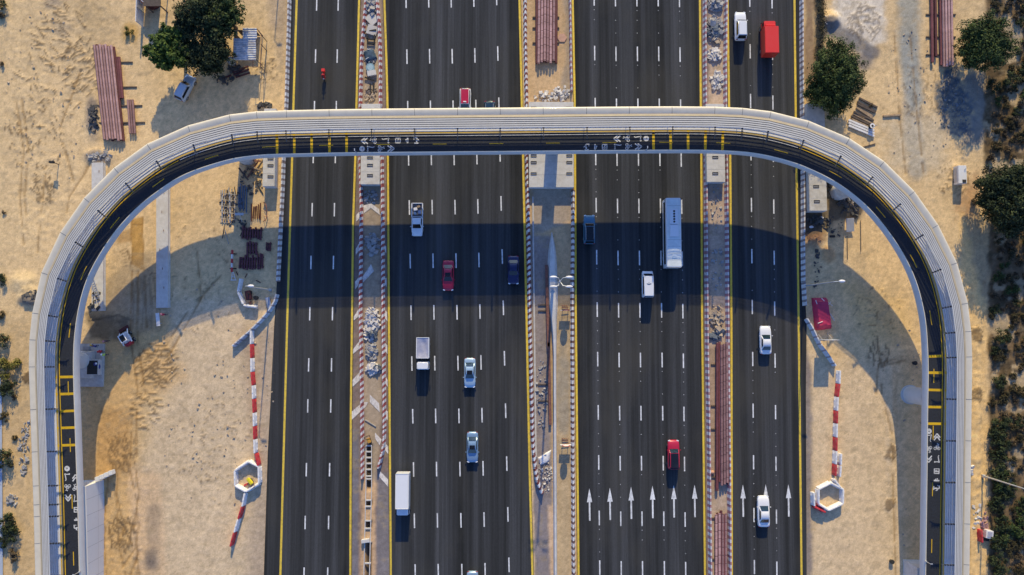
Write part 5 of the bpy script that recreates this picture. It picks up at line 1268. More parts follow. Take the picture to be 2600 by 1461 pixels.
# ------------------------------------------------------------------ vegetation
def leaf_mat(name, dark, light, dry=None):
    m, nt, b = newmat(name)
    g = nt.nodes.new('ShaderNodeNewGeometry'); v = coords(nt)
    n = N(nt,'ShaderNodeTexNoise', Scale=.7, Detail=4.0); nt.links.new(v, n.inputs['Vector'])
    c = ramp(nt, n.outputs['Fac'], [(.3,dark),(.7,light)])
    r = ramp(nt, g.outputs['Random Per Island'], [(0,(.35,.4,.35)),(.6,(1,1,1)),(1,(2.0,1.85,1.5))])
    c = mixc(nt, 1.0, c, r, 'MULTIPLY')
    if dry: c = mixc(nt, ramp(nt, n.outputs['Fac'], [(.55,(0,0,0)),(.75,(.7,.7,.7))]), c, dry)
    nt.links.new(c, b.inputs['Base Color']); b.inputs['Roughness'].default_value = .75; b.inputs['Specular IOR Level'].default_value = .2
    b.inputs['Transmission Weight'].default_value = 0
    return m
LM = {'dark':leaf_mat('leaf_dark',(.016,.026,.012),(.05,.065,.028)), 'green':leaf_mat('leaf_green',(.030,.058,.012),(.085,.13,.026)), 'mid':leaf_mat('leaf_mid',(.024,.042,.014),(.07,.10,.03)),
      'olive':leaf_mat('leaf_olive',(.034,.030,.016),(.085,.072,.036)), 'dry':leaf_mat('leaf_dry',(.055,.040,.026),(.13,.098,.062)), 'yg':leaf_mat('leaf_yellow_green',(.07,.07,.015),(.18,.16,.04))}
def leaves(mb, c, r, n, size, rng, flat=1.0):
    for _ in range(n):
        d = Vector((rng.gauss(0,1),rng.gauss(0,1),rng.gauss(0,1)*flat)); d.normalize(); rr = r*rng.random()**.45
        p = c+d*rr; nn = (d+Vector((rng.uniform(-.7,.7),rng.uniform(-.7,.7),rng.uniform(.0,1.0)))).normalized()
        q = nn.to_track_quat('Z','Y'); a = rng.random()*6.28; s = size*rng.uniform(.6,1.3); l = s*rng.uniform(1.2,2.0)
        ca_, sa_ = math.cos(a), math.sin(a)
        ax = q @ Vector((ca_,sa_,0)); ay = q @ Vector((-sa_,ca_,0))
        mb.add([p-ax*l*.5, p+ay*s*.38, p+ax*l*.5, p-ay*s*.38],[(0,1,2,3)])
def tree(px_, py_, lobes, label, leafm, h=7.0, seed=1, size=.26, dens=1.0, name='tree', cat='tree', trunk_r=.28):
    """lobes: list of (dx px, dy px, radius px, height m) crown masses around the base point"""
    rng = random.Random(seed); p = P(px_,py_,sum(l[3] for l in lobes)/len(lobes))
    t = thing(name, label, cat, (p.x,p.y,0))
    tb = MB(); tops = []
    tb.loft([[(rr*math.cos(2*math.pi*i/9)+dx,rr*math.sin(2*math.pi*i/9),z) for i in range(9)] for rr,z,dx in ((trunk_r*1.4,-.1,0),(trunk_r,.6,.03),(trunk_r*.8,h*.32,.1))])
    tb.build('trunk', M['bark'], t, smooth=True)
    mb = MB(); lb = MB()
    for dx,dy,r,hz in lobes:
        c = Vector((dx/16.2,-dy/16.2,hz)); R = r/16.2
        lb.tube((.1,0,h*.3),c*.55+Vector((0,0,h*.12)),trunk_r*.55,trunk_r*.3,n=6); lb.tube(c*.55+Vector((0,0,h*.12)),c,trunk_r*.3,.04,n=6)
        k = int(11*R*R*dens)+8
        for _ in range(k):
            d = Vector((rng.gauss(0,1),rng.gauss(0,1),rng.gauss(0,.75)+.25)); d.normalize()
            cc = c+Vector((d.x*R,d.y*R,d.z*R*.7))*rng.uniform(.4,1.17)
            leaves(mb, cc, R*rng.uniform(.15,.30)+.12, int(52*dens), size, rng)
            if rng.random() < .4: lb.tube(c,cc,.05,.02,n=4)
        leaves(mb, c, R*.62, int(150*R*dens), size*1.3, rng, .7)
    lb.build('limbs', M['bark'], t); mb.build('crown', LM[leafm], t)
    return t
# big group, top left
tree(440,124,[(-10,-20,34,4.6),(-40,2,30,4.2),(10,18,36,4.6),(-22,32,26,4.0),(18,-40,26,4.6)],'bright green leafy tree on the left edge of the big shady clump','green',6.5,3,.34)
tree(510,40,[(0,-14,54,5.6),(-30,20,34,5.2),(38,24,42,5.4),(10,-60,44,5.5)],'tallest dark tree at the top of the shady clump','dark',8,4,.24)
tree(566,36,[(0,-30,46,5.2),(10,10,38,5.2),(-14,30,40,5.0)],'dark tree with olive top on the right side of the clump above the tin roof','mid',7.5,5,.24)
tree(520,128,[(0,0,46,4.6),(-30,14,34,4.2),(34,10,40,4.6),(6,34,34,4.0)],'dark tree at the lower front of the clump beside the parked car','dark',7,6,.24)
# east side
tree(2124,200,[(4,-56,44,4.2),(-12,0,58,5.0),(30,-10,44,4.4),(-20,50,46,4.6),(16,40,36,4.2),(-46,26,30,3.8)],'round dark green tree beside the east verge above the bridge','mid',7.2,7,.20,1.15)
tree(2500,104,[(-30,-10,40,3.6),(10,-20,46,4.2),(0,30,46,4.0),(40,20,38,3.8),(-34,36,32,3.4)],'dark feathery tree by the scrub edge near the east pipes','mid',6.2,8,.20,1.1)
tree(2570,500,[(-34,-30,48,4.4),(10,-40,50,4.8),(-14,30,54,4.6),(40,10,50,4.8),(20,60,44,4.2),(-50,10,32,3.8)],'large dark tree at the right edge of the picture below the small generator','dark',7.6,9,.22,1.1)
# hedge along the east verge
hb = MB(); rng = random.Random(5)
for y in range(-60,196,5):
    c = P(2081+rng.uniform(-3,3),y); c.z = rng.uniform(.5,1.5)
    leaves(hb, c, .75, 60, .16, rng)
t = hb.build('hedge', LM['olive'], label='narrow clipped hedge running down to the round tree beside the east verge', cat='hedge')
# shrubs : a few kinds, copied
def shrub_mesh(seed, r, h, n, size, fm, twig=True):
    rng = random.Random(seed); mb = MB(); tw = MB()
    k = max(4,int(7*r))
    for _ in range(k):
        a = rng.random()*6.28; d = r*math.sqrt(rng.random())*.8; c = Vector((d*math.cos(a),d*math.sin(a),h*rng.uniform(.3,.75)))
        leaves(mb, c, r*rng.uniform(.28,.45), n, size, rng, .8)
        tw.tube((0,0,-.05),c,.035,.012,n=4)
    return mb, tw
PROTO = []
def proto_shrub(seed, r, h, n, size, leafm):
    mb, tw = shrub_mesh(seed, r, h, n, size, leafm); a = mb.mesh('foliage'); a.materials.append(LM[leafm]); b_ = tw.mesh('stem'); b_.materials.append(M['bark']); PROTO.append((a,b_,r,leafm))
for k in range(3): proto_shrub(20+k,1.5,1.3,90,.17,'dark')
for k in range(3): proto_shrub(30+k,1.1,1.0,80,.15,'olive')
for k in range(3): proto_shrub(40+k,1.0,.8,60,.14,'dry')
for k in range(2): proto_shrub(50+k,1.7,1.5,90,.18,'mid')
proto_shrub(60,1.4,1.2,90,.17,'yg')
def shrub(px_, py_, k, s, label, group=None):
    a, b_, r, lm = PROTO[k]; p = P(px_,py_)
    t = thing('shrub', label, 'shrub', (p.x,p.y,0), RNG.uniform(0,6.28), group); t.scale = (s,s,s*RNG.uniform(.8,1.1))
    for nm_, me_ in (('foliage',a),('stem',b_)):
        o = bpy.data.objects.new(nm_, me_); COL.objects.link(o); o.parent = t
rng = random.Random(99); placed = []
SL = {'dark':('dark green shrub in the scrubland along the right edge','dark shrubs of the east scrub'),'olive':('olive brown shrub in the scrubland along the right edge','olive shrubs of the east scrub'),'dry':('dry brown shrub in the scrubland along the right edge','dry shrubs of the east scrub'),'mid':('broad green shrub in the scrubland along the right edge','green shrubs of the east scrub')}
def try_shrub(x, y, k, s):
    for (a,b_,r) in placed:
        if math.hypot(a-x,b_-y) < r*.45+s*7: return
    placed.append((x,y,s*16)); l, g = SL[PROTO[k][3]]; shrub(x,y,k,s,l,g)
for y in (1085,1120,1160,1200,1245,1290,1330,1375,1415,1455):   # dark line hugging the sand
    try_shrub(2526+rng.uniform(-8,10), y+rng.uniform(-8,8), rng.choice((0,1,2)), rng.uniform(.9,1.35))
for _ in range(1500):
    if len(placed) > 255: break
    x = 2516+rng.random()**.8*120; y = rng.uniform(-40,1500)
    if 420 < y < 590 and x > 2500: continue
    if 40 < y < 170 and x < 2580: continue
    try_shrub(x, y, rng.choice((0,1,3,4,5,3,4,5,6,7,8,6,7,8,9)), rng.uniform(.5,1.15))
WLs = [(14,40,6,1.0,'dry brown shrub at the very top left corner'),(10,15,0,.7,'dark shrub in the top left corner above the dry one'),(8,715,2,.8,'dark low shrub at the left edge level with the dark debris heap'),(6,800,3,.8,'small olive shrub at the left edge below the debris heap'),(12,865,0,1.0,'dark shrub at the left edge directly above the yellow green bush'),
      (28,935,11,1.5,'large yellow green bush at the left edge beside the bridge'),(24,985,1,1.1,'dark shrub overlapping the bottom of the yellow green bush'),(40,1010,7,.8,'dry shrub below the yellow green bush'),(12,1060,4,.9,'olive shrub at the left edge above the lone small one'),(40,1112,3,.55,'lone small olive shrub between the left edge and bridge'),
      (18,1160,0,1.2,'dark shrub at the left edge below the lone small one'),(30,1180,7,.7,'dry tuft touching the dark shrub on the left'),(28,1325,1,1.15,'upper dark bush of the pair near the lower left corner'),(38,1352,2,1.1,'lower dark bush of the pair near the lower left corner'),(12,1372,0,.8,'dark shrub hugging the left edge below the pair'),(34,1408,8,1.3,'grey brown dry shrub in the lower left corner'),(12,540,7,.5,'tiny dry tuft on the left edge of the western sand'),(6,165,7,.7,'dry tuft on the left edge level with the pipe stack'),(330,82,11,.62,'low yellowish tuft between the pipe stack and big trees'),(2434,462,8,.7,'reddish brown dry tuft beside the small generator'),(2466,508,6,1.0,'wide brown dry shrub below the small generator'),(2210,268,8,.6,'dry tuft among the timber planks')]
for x,y,k,s,l in WLs: shrub(x,y,k,s,l)
# ------------------------------------------------------------------ street lamps
def lamp(px_, py_, h, arm, label, heads=1, group=None):
    p = P(px_,py_); t = thing('street_lamp', label, 'street lamp', (p.x,p.y,0), 0, group)
    mb = MB(); mb.tube((0,0,0),(0,0,h),.13,.07,n=10); mb.box((0,0,.25),(.42,.42,.5)); mb.build('mast', M['steel'], t, smooth=True)
    v = Vector(arm); 
    mb = MB(); mb.tube((0,0,h-.1),(v.x,v.y,h+.25),.05,.04,n=8); mb.build('arm', M['steel'], t, smooth=True)
    d = v.normalized(); mb = MB(); mb.sphere((v.x+d.x*.3,v.y+d.y*.3,h+.25),.5,(1,.42,.22)); o = mb.build('lamp_head', M['white_plastic'], t, smooth=True)
    return t
lamp(688,737,10.6,(.55,.0,0),'single arm street lamp on the west verge inside the bridge shadow')
lamp(2040,727,10.6,(.75,.05,0),'single arm street lamp on the east verge inside the bridge shadow')
lamp(2494,1208,10.8,(.6,.1,0),'grey street lamp at the right edge leaning out of the picture')
lamp(727,-250,10.8,(.55,0,0),'street lamp on the west verge just beyond the top of the picture')
p = P(1402,734); t = thing('high_mast_lamp','tall twin arm lamp mast rising from the swollen median barrier','street lamp',(p.x,p.y,0))
mb = MB(); mb.tube((0,0,.9),(0,0,18.2),.22,.11,n=12); mb.box((0,0,1.0),(.7,.7,.25)); mb.build('mast',M['steel'],t,smooth=True)
for yy in (.55,-.75):
    mb = MB(); mb.path([(0,0,17.8),(-.2,yy*.8,18.1),(-1.0,yy,18.25)],.05); mb.path([(0,0,17.8),(.4,yy*.8,18.1),(1.3,yy,18.25)],.05); mb.build('arm',M['steel'],t)
    for xx in (-.9,1.25): mb = MB(); mb.sphere((xx,yy,18.28),.52,(1,.34,.2)); mb.build('lamp_head',M['white_plastic'],t,smooth=True)
# ------------------------------------------------------------------ road signs in the central median
def median_sign(px_, py_, label):
    p = P(px_,py_); t = thing('road_sign', label, 'road sign', (p.x,p.y,0))
    for s in (-1,1): mb = MB(); mb.tube((s*.45,0,0),(s*.45,0,2.3),.045,n=8); mb.build('post',M['rust'],t)
    mb = MB(); mb.box((0,.06,1.06),(1.75,.05,.62)); mb.build('panel',M['white_plastic'],t,bevel=.01)
    mb = MB(); mb.tube((0,.05,1.95),(0,.09,1.95),.60,n=28); d = mb.build('disc',M['red_plastic'],t); mb = MB(); mb.tube((0,.085,1.95),(0,.10,1.95),.44,n=28); mb.build('disc_face',M['white_plastic'],d)
    for a_,b_ in (((-.6,.0,.3),(.6,.25,.35)),((-.5,.5,.12),(.5,.55,.12)),((-.5,.9,.1),(.45,.8,.1)),((-.5,.5,.12),(-.5,.95,.12))): mb = MB(); mb.tube(a_,b_,.05,n=6); mb.build('brace',M['rust'],t)
median_sign(1435,790,'round and rectangular roadwork sign on a frame in the median, higher of two')
median_sign(1435,1128,'round and rectangular roadwork sign on a frame in the median, lower of two')
p = P(2088,862); t = thing('road_sign','big roadwork board seen edge on behind the east barrier below the red tarpaulin','road sign',(p.x,p.y,0))
for s in (-1,1): mb = MB(); mb.tube((s*.8,0,0),(s*.8,0,3.3),.06,n=8); mb.build('post',M['steel'],t); mb = MB(); mb.tube((s*.8,0,1.8),(s*.8,1.0,0),.04,n=6); mb.build('brace',M['steel'],t)
mb = MB(); mb.box((0,-.06,2.35),(2.4,.06,2.1)); mb.build('board',M['white_plastic'],t,bevel=.01)
p = P(149,418); t = thing('sign_post','short dark post with a small black box standing on the western sand','post',(p.x,p.y,0))
mb = MB(); mb.tube((0,0,0),(0,0,1.5),.07,n=8); mb.build('post',M['wood_dark'],t); mb = MB(); mb.box((-.1,0,1.55),(.75,.35,.5)); mb.build('box',M['slot'],t,bevel=.03)
p = P(410,812); t = thing('board_sign','narrow pale board standing on a post below the free concrete beam','sign',(p.x,p.y,0),.12)
mb = MB(); mb.tube((0,-.6,0),(0,-.6,1.2),.05,n=8); mb.build('post',M['steel'],t); mb = MB(); mb.box((0,0,1.15),(.6,2.1,.06)); mb.build('board',M['white_plastic'],t,bevel=.02)
# ------------------------------------------------------------------ rubble heaps (uncountable broken stone: stuff)
def stones(name, region, n, smin, smax, m, label=None, h=.35, seed=1, flat=.6, kind='stuff', cat='rubble', group=None):
    """region: list of (cx,cy,rx,ry) in px; heap of angular stones"""
    rng = random.Random(seed); mb = MB()
    tot = sum(r[2]*r[3] for r in region)
    for cx,cy,rx,ry in region:
        for _ in range(int(n*rx*ry/tot)+1):
            a = rng.random()*6.283; d = math.sqrt(rng.random()); x = cx+rx*d*math.cos(a); y = cy+ry*d*math.sin(a)
            p = P(x,y); s = smin+(smax-smin)*rng.random()**2.2; z = h*max(0,1-d*d)*rng.random()
            R = Matrix.Rotation(rng.random()*6.28,3,'Z') @ Matrix.Rotation(rng.uniform(-.6,.6),3,'X')
            hx, hy, hz = s*rng.uniform(.35,.6), s*rng.uniform(.25,.5), s*rng.uniform(.15,.4)*flat
            vs = [R @ Vector((sx_*hx*rng.uniform(.55,1.1),sy_*hy*rng.uniform(.55,1.1),sz_*hz*rng.uniform(.6,1.1)))+Vector((p.x,p.y,z+hz*.7)) for sz_ in (-1,1) for sx_,sy_ in ((-1,-1),(1,-1),(1,1),(-1,1))]
            mb.add(vs,[(0,3,2,1),(4,5,6,7),(0,1,5,4),(1,2,6,5),(2,3,7,6),(3,0,4,7)])
    return mb.build(name, m, label=label, cat=cat, group=group, kind=kind)
rub_w = mat('rubble_white',(.60,.56,.52),.9,.25,1.5); rub_g = mat('rubble_grey',(.36,.34,.32),.9,.4,1.2); rub_b = mat('rubble_bluegrey',(.15,.17,.19),.9,.4,1.2); rub_t = mat('rubble_tan',(.42,.33,.24),.9,.3,1.5); rub_d = mat('rubble_dark',(.08,.075,.07),.9,.4,1.5)
stones('rubble',[(945,815,18,34),(938,845,14,20)],420,.2,.75,rub_w,'white broken stone just below the bridge shadow in the left median',.5,1)
stones('rubble',[(944,850,14,8),(958,935,9,9)],70,.3,.9,rub_b,'dark blue grey stones among the white rubble of the left median',.6,2)
stones('rubble',[(943,893,15,26)],300,.2,.65,rub_g,'grey broken stone in the middle of the left median',.5,3)
stones('rubble',[(946,938,17,14)],110,.25,.9,rub_w,'white crushed stone at the lower end of the left median rubble',.5,4)
stones('rubble',[(940,500,20,18),(944,620,18,30)],110,.25,.9,rub_g,'grey debris below the foundation block in the left median',.3,5)
stones('rubble',[(942,10,14,16),(946,20,8,30)],90,.3,1.2,rub_g,'grey broken slabs at the very top of the left median',.5,6)
stones('rubble',[(942,238,16,20)],70,.2,.7,rub_t,'tan debris in the left median right above the bridge',.3,7)
stones('rubble',[(1817,10,20,18),(1814,72,20,30)],230,.3,1.1,rub_g,'grey broken concrete at the top of the right median',.7,8)
stones('rubble',[(1812,80,18,22)],70,.3,.9,rub_b,'dark broken asphalt in the upper right median',.8,9)
stones('rubble',[(1812,140,18,16),(1822,208,17,24)],180,.25,.9,rub_w,'pale broken stone in the right median above the bridge',.5,10)
stones('rubble',[(1815,105,14,12)],40,.3,.9,rub_t,'tan stones between the dark and pale rubble of the right median',.4,21)
stones('rubble',[(1818,800,18,26),(1822,840,16,14)],120,.25,.9,rub_t,'tan and grey debris at the upper end of the long pipe row',.4,11)
stones('rubble',[(1814,855,14,10)],36,.3,.9,rub_b,'dark rags and stones at the upper end of the long pipe row',.3,12)
stones('rubble',[(1818,530,16,60),(1820,680,15,60)],70,.2,.7,rub_g,'scattered grey debris in the right median under the bridge shadow',.12,13)
stones('rubble',[(1400,245,44,14),(1425,235,22,16)],130,.25,.9,rub_w,'pale rubble edge above the central foundation block',.4,14)
stones('rubble',[(940,150,16,26)],60,.2,.7,rub_g,'grey debris tumbled around the dark blue sheet in the left median',.3,43)
stones('rubble',[(1385,1190,20,30),(1390,1225,16,30)],60,.12,.45,rub_w,'white plaster like debris beside the lower central median barrier',.2,15)
stones('rubble',[(1376,1000,14,90)],60,.2,.6,rub_g,'scattered grey debris left of the rusty median beams',.1,16)
stones('rubble',[(238,300,14,40)],120,.3,1.0,rub_d,'dark scrap heaped along the left side of the west pipe stack',.5,17)
stones('rubble',[(255,398,30,13)],150,.25,.9,rub_g,'grey stone heap below the west pipe stack',.5,18)
stones('rubble',[(82,757,22,18)],130,.3,1.0,rub_d,'dark debris heap beside the outer west bend of the bridge',.8,19)
stones('rubble',[(668,269,14,6),(682,268,10,6)],50,.3,.9,rub_d,'dark stones behind the bridge rim on the west verge',.5,20)
stones('rubble',[(250,755,14,22),(244,778,20,10)],90,.3,1.0,rub_d,'dark scrap heaped on the lower end of the west beam',1.1,22)
stones('rubble',[(2068,604,20,18)],150,.2,.6,mat('rubble_rust',(.28,.15,.09),.9,.4,2),'rust brown gravel heap beside the east verge',.5,23)
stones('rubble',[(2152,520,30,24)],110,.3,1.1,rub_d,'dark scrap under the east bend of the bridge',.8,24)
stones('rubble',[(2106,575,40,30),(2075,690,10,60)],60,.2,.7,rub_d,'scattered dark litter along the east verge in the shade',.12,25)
stones('rubble',[(2105,50,12,14)],40,.3,1.0,rub_w,'pale boulders beside the hedge at the top right',.7,26)
stones('rubble',[(2475,1195,14,14),(2478,1310,10,40)],50,.25,.8,rub_w,'white litter on the sand left of the right hand lamp',.2,27)
stones('rubble',[(2500,1330,8,30)],30,.3,.8,mat('rubble_pink',(.45,.26,.24),.9,.3,2),'pinkish broken bricks at the scrub edge',.2,28)
stones('rubble',[(60,1150,14,60),(66,1080,10,30)],60,.25,.8,rub_g,'grey stones on the sand left of the west ramp',.2,29)
stones('rubble',[(30,1270,20,14)],26,.25,.7,rub_g,'grey debris line near the left edge',.2,30)
stones('rubble',[(540,1000,160,300),(120,250,120,240),(2300,1100,60,300),(2350,250,120,200)],420,.12,.42,rub_t,'small stones scattered over the sand',.05,31)
stones('rubble',[(2410,260,34,70),(2440,300,24,50)],160,.15,.45,rub_b,'blue grey gravel spread in the eastern yard',.1,32)
# sticks, planks and slabs : things
def plank(a, b, w_, h, m, label, z=.0, group=None, name='plank', cat='plank', tilt=0):
    A, B_ = P(*a), P(*b); c = (A+B_)/2; v = B_-A
    mb = MB(); mb.box((0,0,h/2),(v.length,w_,h),ry=tilt); return mb.build(name, M[m] if isinstance(m,str) else m, bevel=min(.02,h*.3), loc=(c.x,c.y,z), rz=math.atan2(v.y,v.x), label=label, cat=cat, group=group)
rng = random.Random(4)
for k in range(11):      # timber planks on the eastern yard
    t_ = k/10; x0, y0 = 2182-t_*26, 252+t_*64; 
    plank((x0+rng.uniform(-4,6),y0+rng.uniform(-3,3)),(x0+44+rng.uniform(-4,8),y0+24+rng.uniform(-3,3)),.32,.16,('wood_dark','wood','wood_grey')[rng.choice((0,0,1,2))],'dark timber plank in the slanting pile below the round eastern tree',.02+.05*(k%3),'timber pile below the round eastern tree')
for k in range(3): plank((2153,306+k*7),(2218,333+k*7),.34,.2,'white_plastic','white painted board along the lower edge of the timber pile',.1,'white boards of the timber pile')
plank((2241,296),(2287,293),.3,.22,'wood','lone timber beam lying crosswise on the east yard track')
plank((2180,378),(2222,366),.2,.14,'wood_dark','thin dark pole below the barrel post on the east yard',0)
p = P(2208,324); t = thing('barrel_post','black and white barrel on a post beside the timber pile','barrel',(p.x,p.y,0))
mb = MB(); mb.tube((0,0,0),(0,0,.9),.36,n=18); mb.build('barrel',M['slot'],t,smooth=True); mb = MB(); mb.ring((0,0,.91),.2,.42,18); mb.build('rim',M['white_plastic'],t); mb = MB(); mb.tube((0,-.3,0),(0,-.3,2.2),.06,n=8); mb.build('post',M['steel'],t)
# rebar / formwork yard under the west curve
stones('rubble',[(590,530,32,46),(640,460,30,34),(615,575,14,18)],150,.15,.7,rub_d,'dark litter scattered around the scaffold bundle under the west curve',.12,41)
for k in range(8):
    x0, y0 = 600+rng.uniform(-36,60), 500+rng.uniform(-80,90); a_ = rng.uniform(-.6,.6)+math.pi/2; l_ = rng.uniform(20,46)
    plank((x0,y0),(x0+l_*math.cos(a_),y0+l_*math.sin(a_)),.12,.1,('wood_dark','slot','wood_grey')[k%3],'loose dark pole lying about the scaffold yard under the west curve',.08,'loose poles in the scaffold yard',name='scaffold_pole',cat='pole')
for k in range(9):
    x = 563+k*4.3; plank((x+rng.uniform(-2,2),482+rng.uniform(-6,6)),(x+rng.uniform(-3,3),566+rng.uniform(-10,6)),.16,.14,('wood_grey','steel','wood_grey','wood_dark')[k%4],'grey pole in the stacked scaffold bundle under the west curve',.03+.1*(k%2),'scaffold poles under the west curve',name='scaffold_pole',cat='pole')
for k in range(5): plank((560,492+k*16),(602,496+k*16),.10,.10,'wood_grey','short cross pole on the scaffold bundle under the west curve',.28,'cross poles on the scaffold bundle',name='scaffold_pole',cat='pole')
for k in range(5): plank((608+k*4.6+rng.uniform(-1,1),472+rng.uniform(-6,8)),(607+k*4.4+rng.uniform(-2,2),532+rng.uniform(-10,16)),.17,.16,mat('blue_plank',(.10,.15,.22),.7,.2),'dark blue grey board in the row beside the scaffold bundle',.03,'blue boards beside the scaffold bundle')
for k in range(6): plank((641+k*4.2+rng.uniform(-1.5,1.5),520+rng.uniform(-6,6)),(640+k*4.4+rng.uniform(-1.5,1.5),558+rng.uniform(-6,6)),.13,.26,'rust_dark','dark red steel bar in the small bundle above the shadow edge',.02,'dark red bars above the shadow edge',name='steel_bar',cat='steel bar')
mb = MB(); c = P(672,540); mb.path([Vector((1.0*math.cos(a)*.55,1.6*math.sin(a),.5+.15*math.sin(3*a))) for a in np.linspace(-1.5,1.9,12)],.06)
for a in np.linspace(-1.2,1.6,5): mb.tube((1.0*math.cos(a)*.55,1.6*math.sin(a),.5),(-.1,1.3*math.sin(a),.05),.035)
mb.build('rebar_arch',mat('rust_orange',(.38,.13,.06),.85,.3,3),loc=(c.x,c.y,0),label='orange rusty bent rebar arch right of the dark red bars',cat='rebar')
t = thing('tripod','pale blue folding tripod stand at the foot of the blue boards','tripod',(*P(617,548).xy,0))
for a in (.4,2.5,4.6): mb = MB(); mb.tube((0,0,1.5),(math.cos(a)*.9,math.sin(a)*1.1,0),.05); mb.build('leg',M['steel'],t)
mb = MB(); mb.box((0,0,1.5),(1.4,.4,.1)); mb.build('top_plate',M['steel'],t)
for k,(x0,y0,x1,y1) in enumerate(((622,440,640,404),(630,452,660,408),(645,446,676,402),(618,418,670,436),(626,410,666,412),(612,430,634,460))): plank((x0,y0),(x1,y1),.26,.1,('wood','rust','wood_dark')[k%3],'brown formwork plank in the tangle beside the west foundation block',.15+.12*k,'formwork tangle beside the west foundation block',tilt=.05*(k-2))
def bundle(cx, cy, w_, h_, nb, label, seed):
    r2 = random.Random(seed); p = P(cx,cy); t = thing('steel_bundle',label,'steel bundle',(p.x,p.y,0),r2.uniform(-.05,.05)); W2, H2 = w_/15.4, h_/15.4
    for y in (-H2*.3,H2*.3): mb = MB(); mb.box((0,y,.06),(W2,.14,.12)); mb.build('bearer',M['wood_dark'],t)
    for k in range(nb):
        x = -W2/2+W2*(k+.5)/nb; mb = MB(); l = H2*r2.uniform(.78,1.08); wd = W2/nb*.62
        mb.box((x,r2.uniform(-.15,.15),.12+.14),(wd,l,.28),rz=r2.uniform(-.05,.05)); mb.build('steel_panel',M['maroon'],t,bevel=.02)
    for y in (-H2*.22,H2*.2): mb = MB(); mb.box((0,y,.42),(W2*.96,.05,.03)); mb.build('strap',M['slot'],t)
M['maroon'] = mat('maroon_steel',(.13,.035,.045),.7,.35,2.5)
bundle(641,593,52,31,8,'upper maroon steel bundle in the bridge shadow on the west verge',1); bundle(641,631,29,33,4,'square maroon steel bundle in the middle of the group',2); bundle(683,626,14,22,3,'narrow maroon steel bundle on the right of the group',3); bundle(630,668,44,36,7,'largest lower left maroon steel bundle of the group',4); bundle(662,666,17,40,3,'slanted maroon steel bundle at the lower right of the group',5)
t = thing('barrier_board','upright red and white barrier board left of the maroon bundles','barrier board',(*P(594,664).xy,0),math.pi/2)
for k in range(5): mb = MB(); mb.box((-1.45+k*.72,0,.75),(.71,.18,.5)); mb.build('panel',(M['red_plastic'],M['white_plastic'])[k%2],t,bevel=.02)
for x in (-1.2,1.2): mb = MB(); mb.box((x,0,.25),(.12,.9,.5)); mb.build('foot',M['slot'],t)
t = thing('trestle','white A frame trestle lying below the red and white board','trestle',(*P(594,702).xy,0))
for s in (-1,1): mb = MB(); mb.tube((s*.35,-.65,.1),(s*.08,.65,.5),.06); mb.build('leg',M['white_plastic'],t)
mb = MB(); mb.box((0,-.62,.12),(.9,.14,.14)); mb.build('foot',M['white_plastic'],t); mb = MB(); mb.box((0,-.1,.32),(.5,.08,.08)); mb.build('brace',M['white_plastic'],t)
t = thing('scrap_machine','rusty brown pump unit standing under the west street lamp','machine',(*P(634,752).xy,0),.2)
mb = MB(); mb.box((0,.1,.45),(.9,1.5,.6)); mb.build('body',M['rust_dark'],t,bevel=.06); mb = MB(); mb.tube((0,-.9,.3),(0,-1.4,.2),.18,n=12); mb.build('outlet',M['rust'],t); mb = MB(); mb.tube((.2,.3,.75),(.2,.3,1.15),.12,n=10); mb.build('exhaust',M['slot'],t)
for x in (-.45,.45): mb = MB(); mb.tube((x-.06,.5,.25),(x+.06,.5,.25),.25,n=14); mb.build('wheel',M['black'],t)
p = P(652,757); mb = MB(); mb.tube((0,0,0),(0,0,.7),.32,n=16); mb.tube((0,0,.7),(0,0,.74),.34,n=16); mb.build('drum',M['slot'],loc=(p.x,p.y,0),label='dark steel drum beside the rusty pump unit',cat='drum')
p = P(684,770); mb = MB(); mb.tube((0,-.9,.35),(0,.9,.35),.35,n=16); mb.build('roll',mat('grey_roll',(.42,.44,.5),.8),loc=(p.x,p.y,0),rz=.25,smooth=True,label='grey rolled sheet leaning by the bend of the black and white barriers',cat='roll')
for k,(a,b_) in enumerate((((605,700),(600,690)),((628,695),(622,706)),((650,712),(662,718)))): plank(a,b_,.12,.12,'rust_dark','short rusty offcut on the sand below the maroon bundles',0,'rusty offcuts below the maroon bundles')
# western concrete base with the dark pit
a, b_ = P(204,982), P(268,873); c = (a+b_)/2; w_, d_ = b_.x-a.x, b_.y-a.y
t = thing('column_base','stepped concrete column base with a dark square pit beside the west leg','foundation',(c.x,c.y,0))
mb = MB(); mb.box((0,0,.22),(w_,d_,.44)); mb.build('slab',M['concrete'],t,bevel=.04)
mb = MB(); mb.box((-.9,.1,.95),(3.1,4.4,1.0),top=(.92,.94)); mb.build('plinth',M['concrete_pale'],t,bevel=.06)
mb = MB()
for x,y,sx_,sy_ in ((-.62,-.3,.14,2.3),(1.15,-.3,.14,2.3),(.26,.85,1.9,.14),(.26,-1.45,1.9,.14)): mb.box((x+.55,y,.95),(sx_,sy_,1.1))
mb.build('pit_frame',M['concrete_pale'],t,bevel=.02); mb = MB(); mb.box((.82,-.3,1.47),(1.7,2.2,.04)); mb.build('pit_shade',M['slot'],t)  # black sheet inside the frame stands in for the shade down the pit
mb = MB(); mb.box((-.7,2.6,.7),(1.0,.8,.5)); mb.build('starter_block',M['concrete_dark'],t,bevel=.03)
mb = MB(); mb.sphere((1.5,-.2,1.2),.55,(.8,1.0,.4)); mb.build('blue_sheet',mat('royal_blue_sheet',(.02,.03,.2),.6,.3,2,bump=.4),t,smooth=True)
t = thing('ladder','pale ladder propped over the scrap on the west beam','ladder',(*P(247,725).xy,.9),.35)
for s in (-1,1): mb = MB(); mb.box((s*.28,0,0),(.07,3.4,.07)); mb.build('rail',M['steel'],t)
mb = MB()
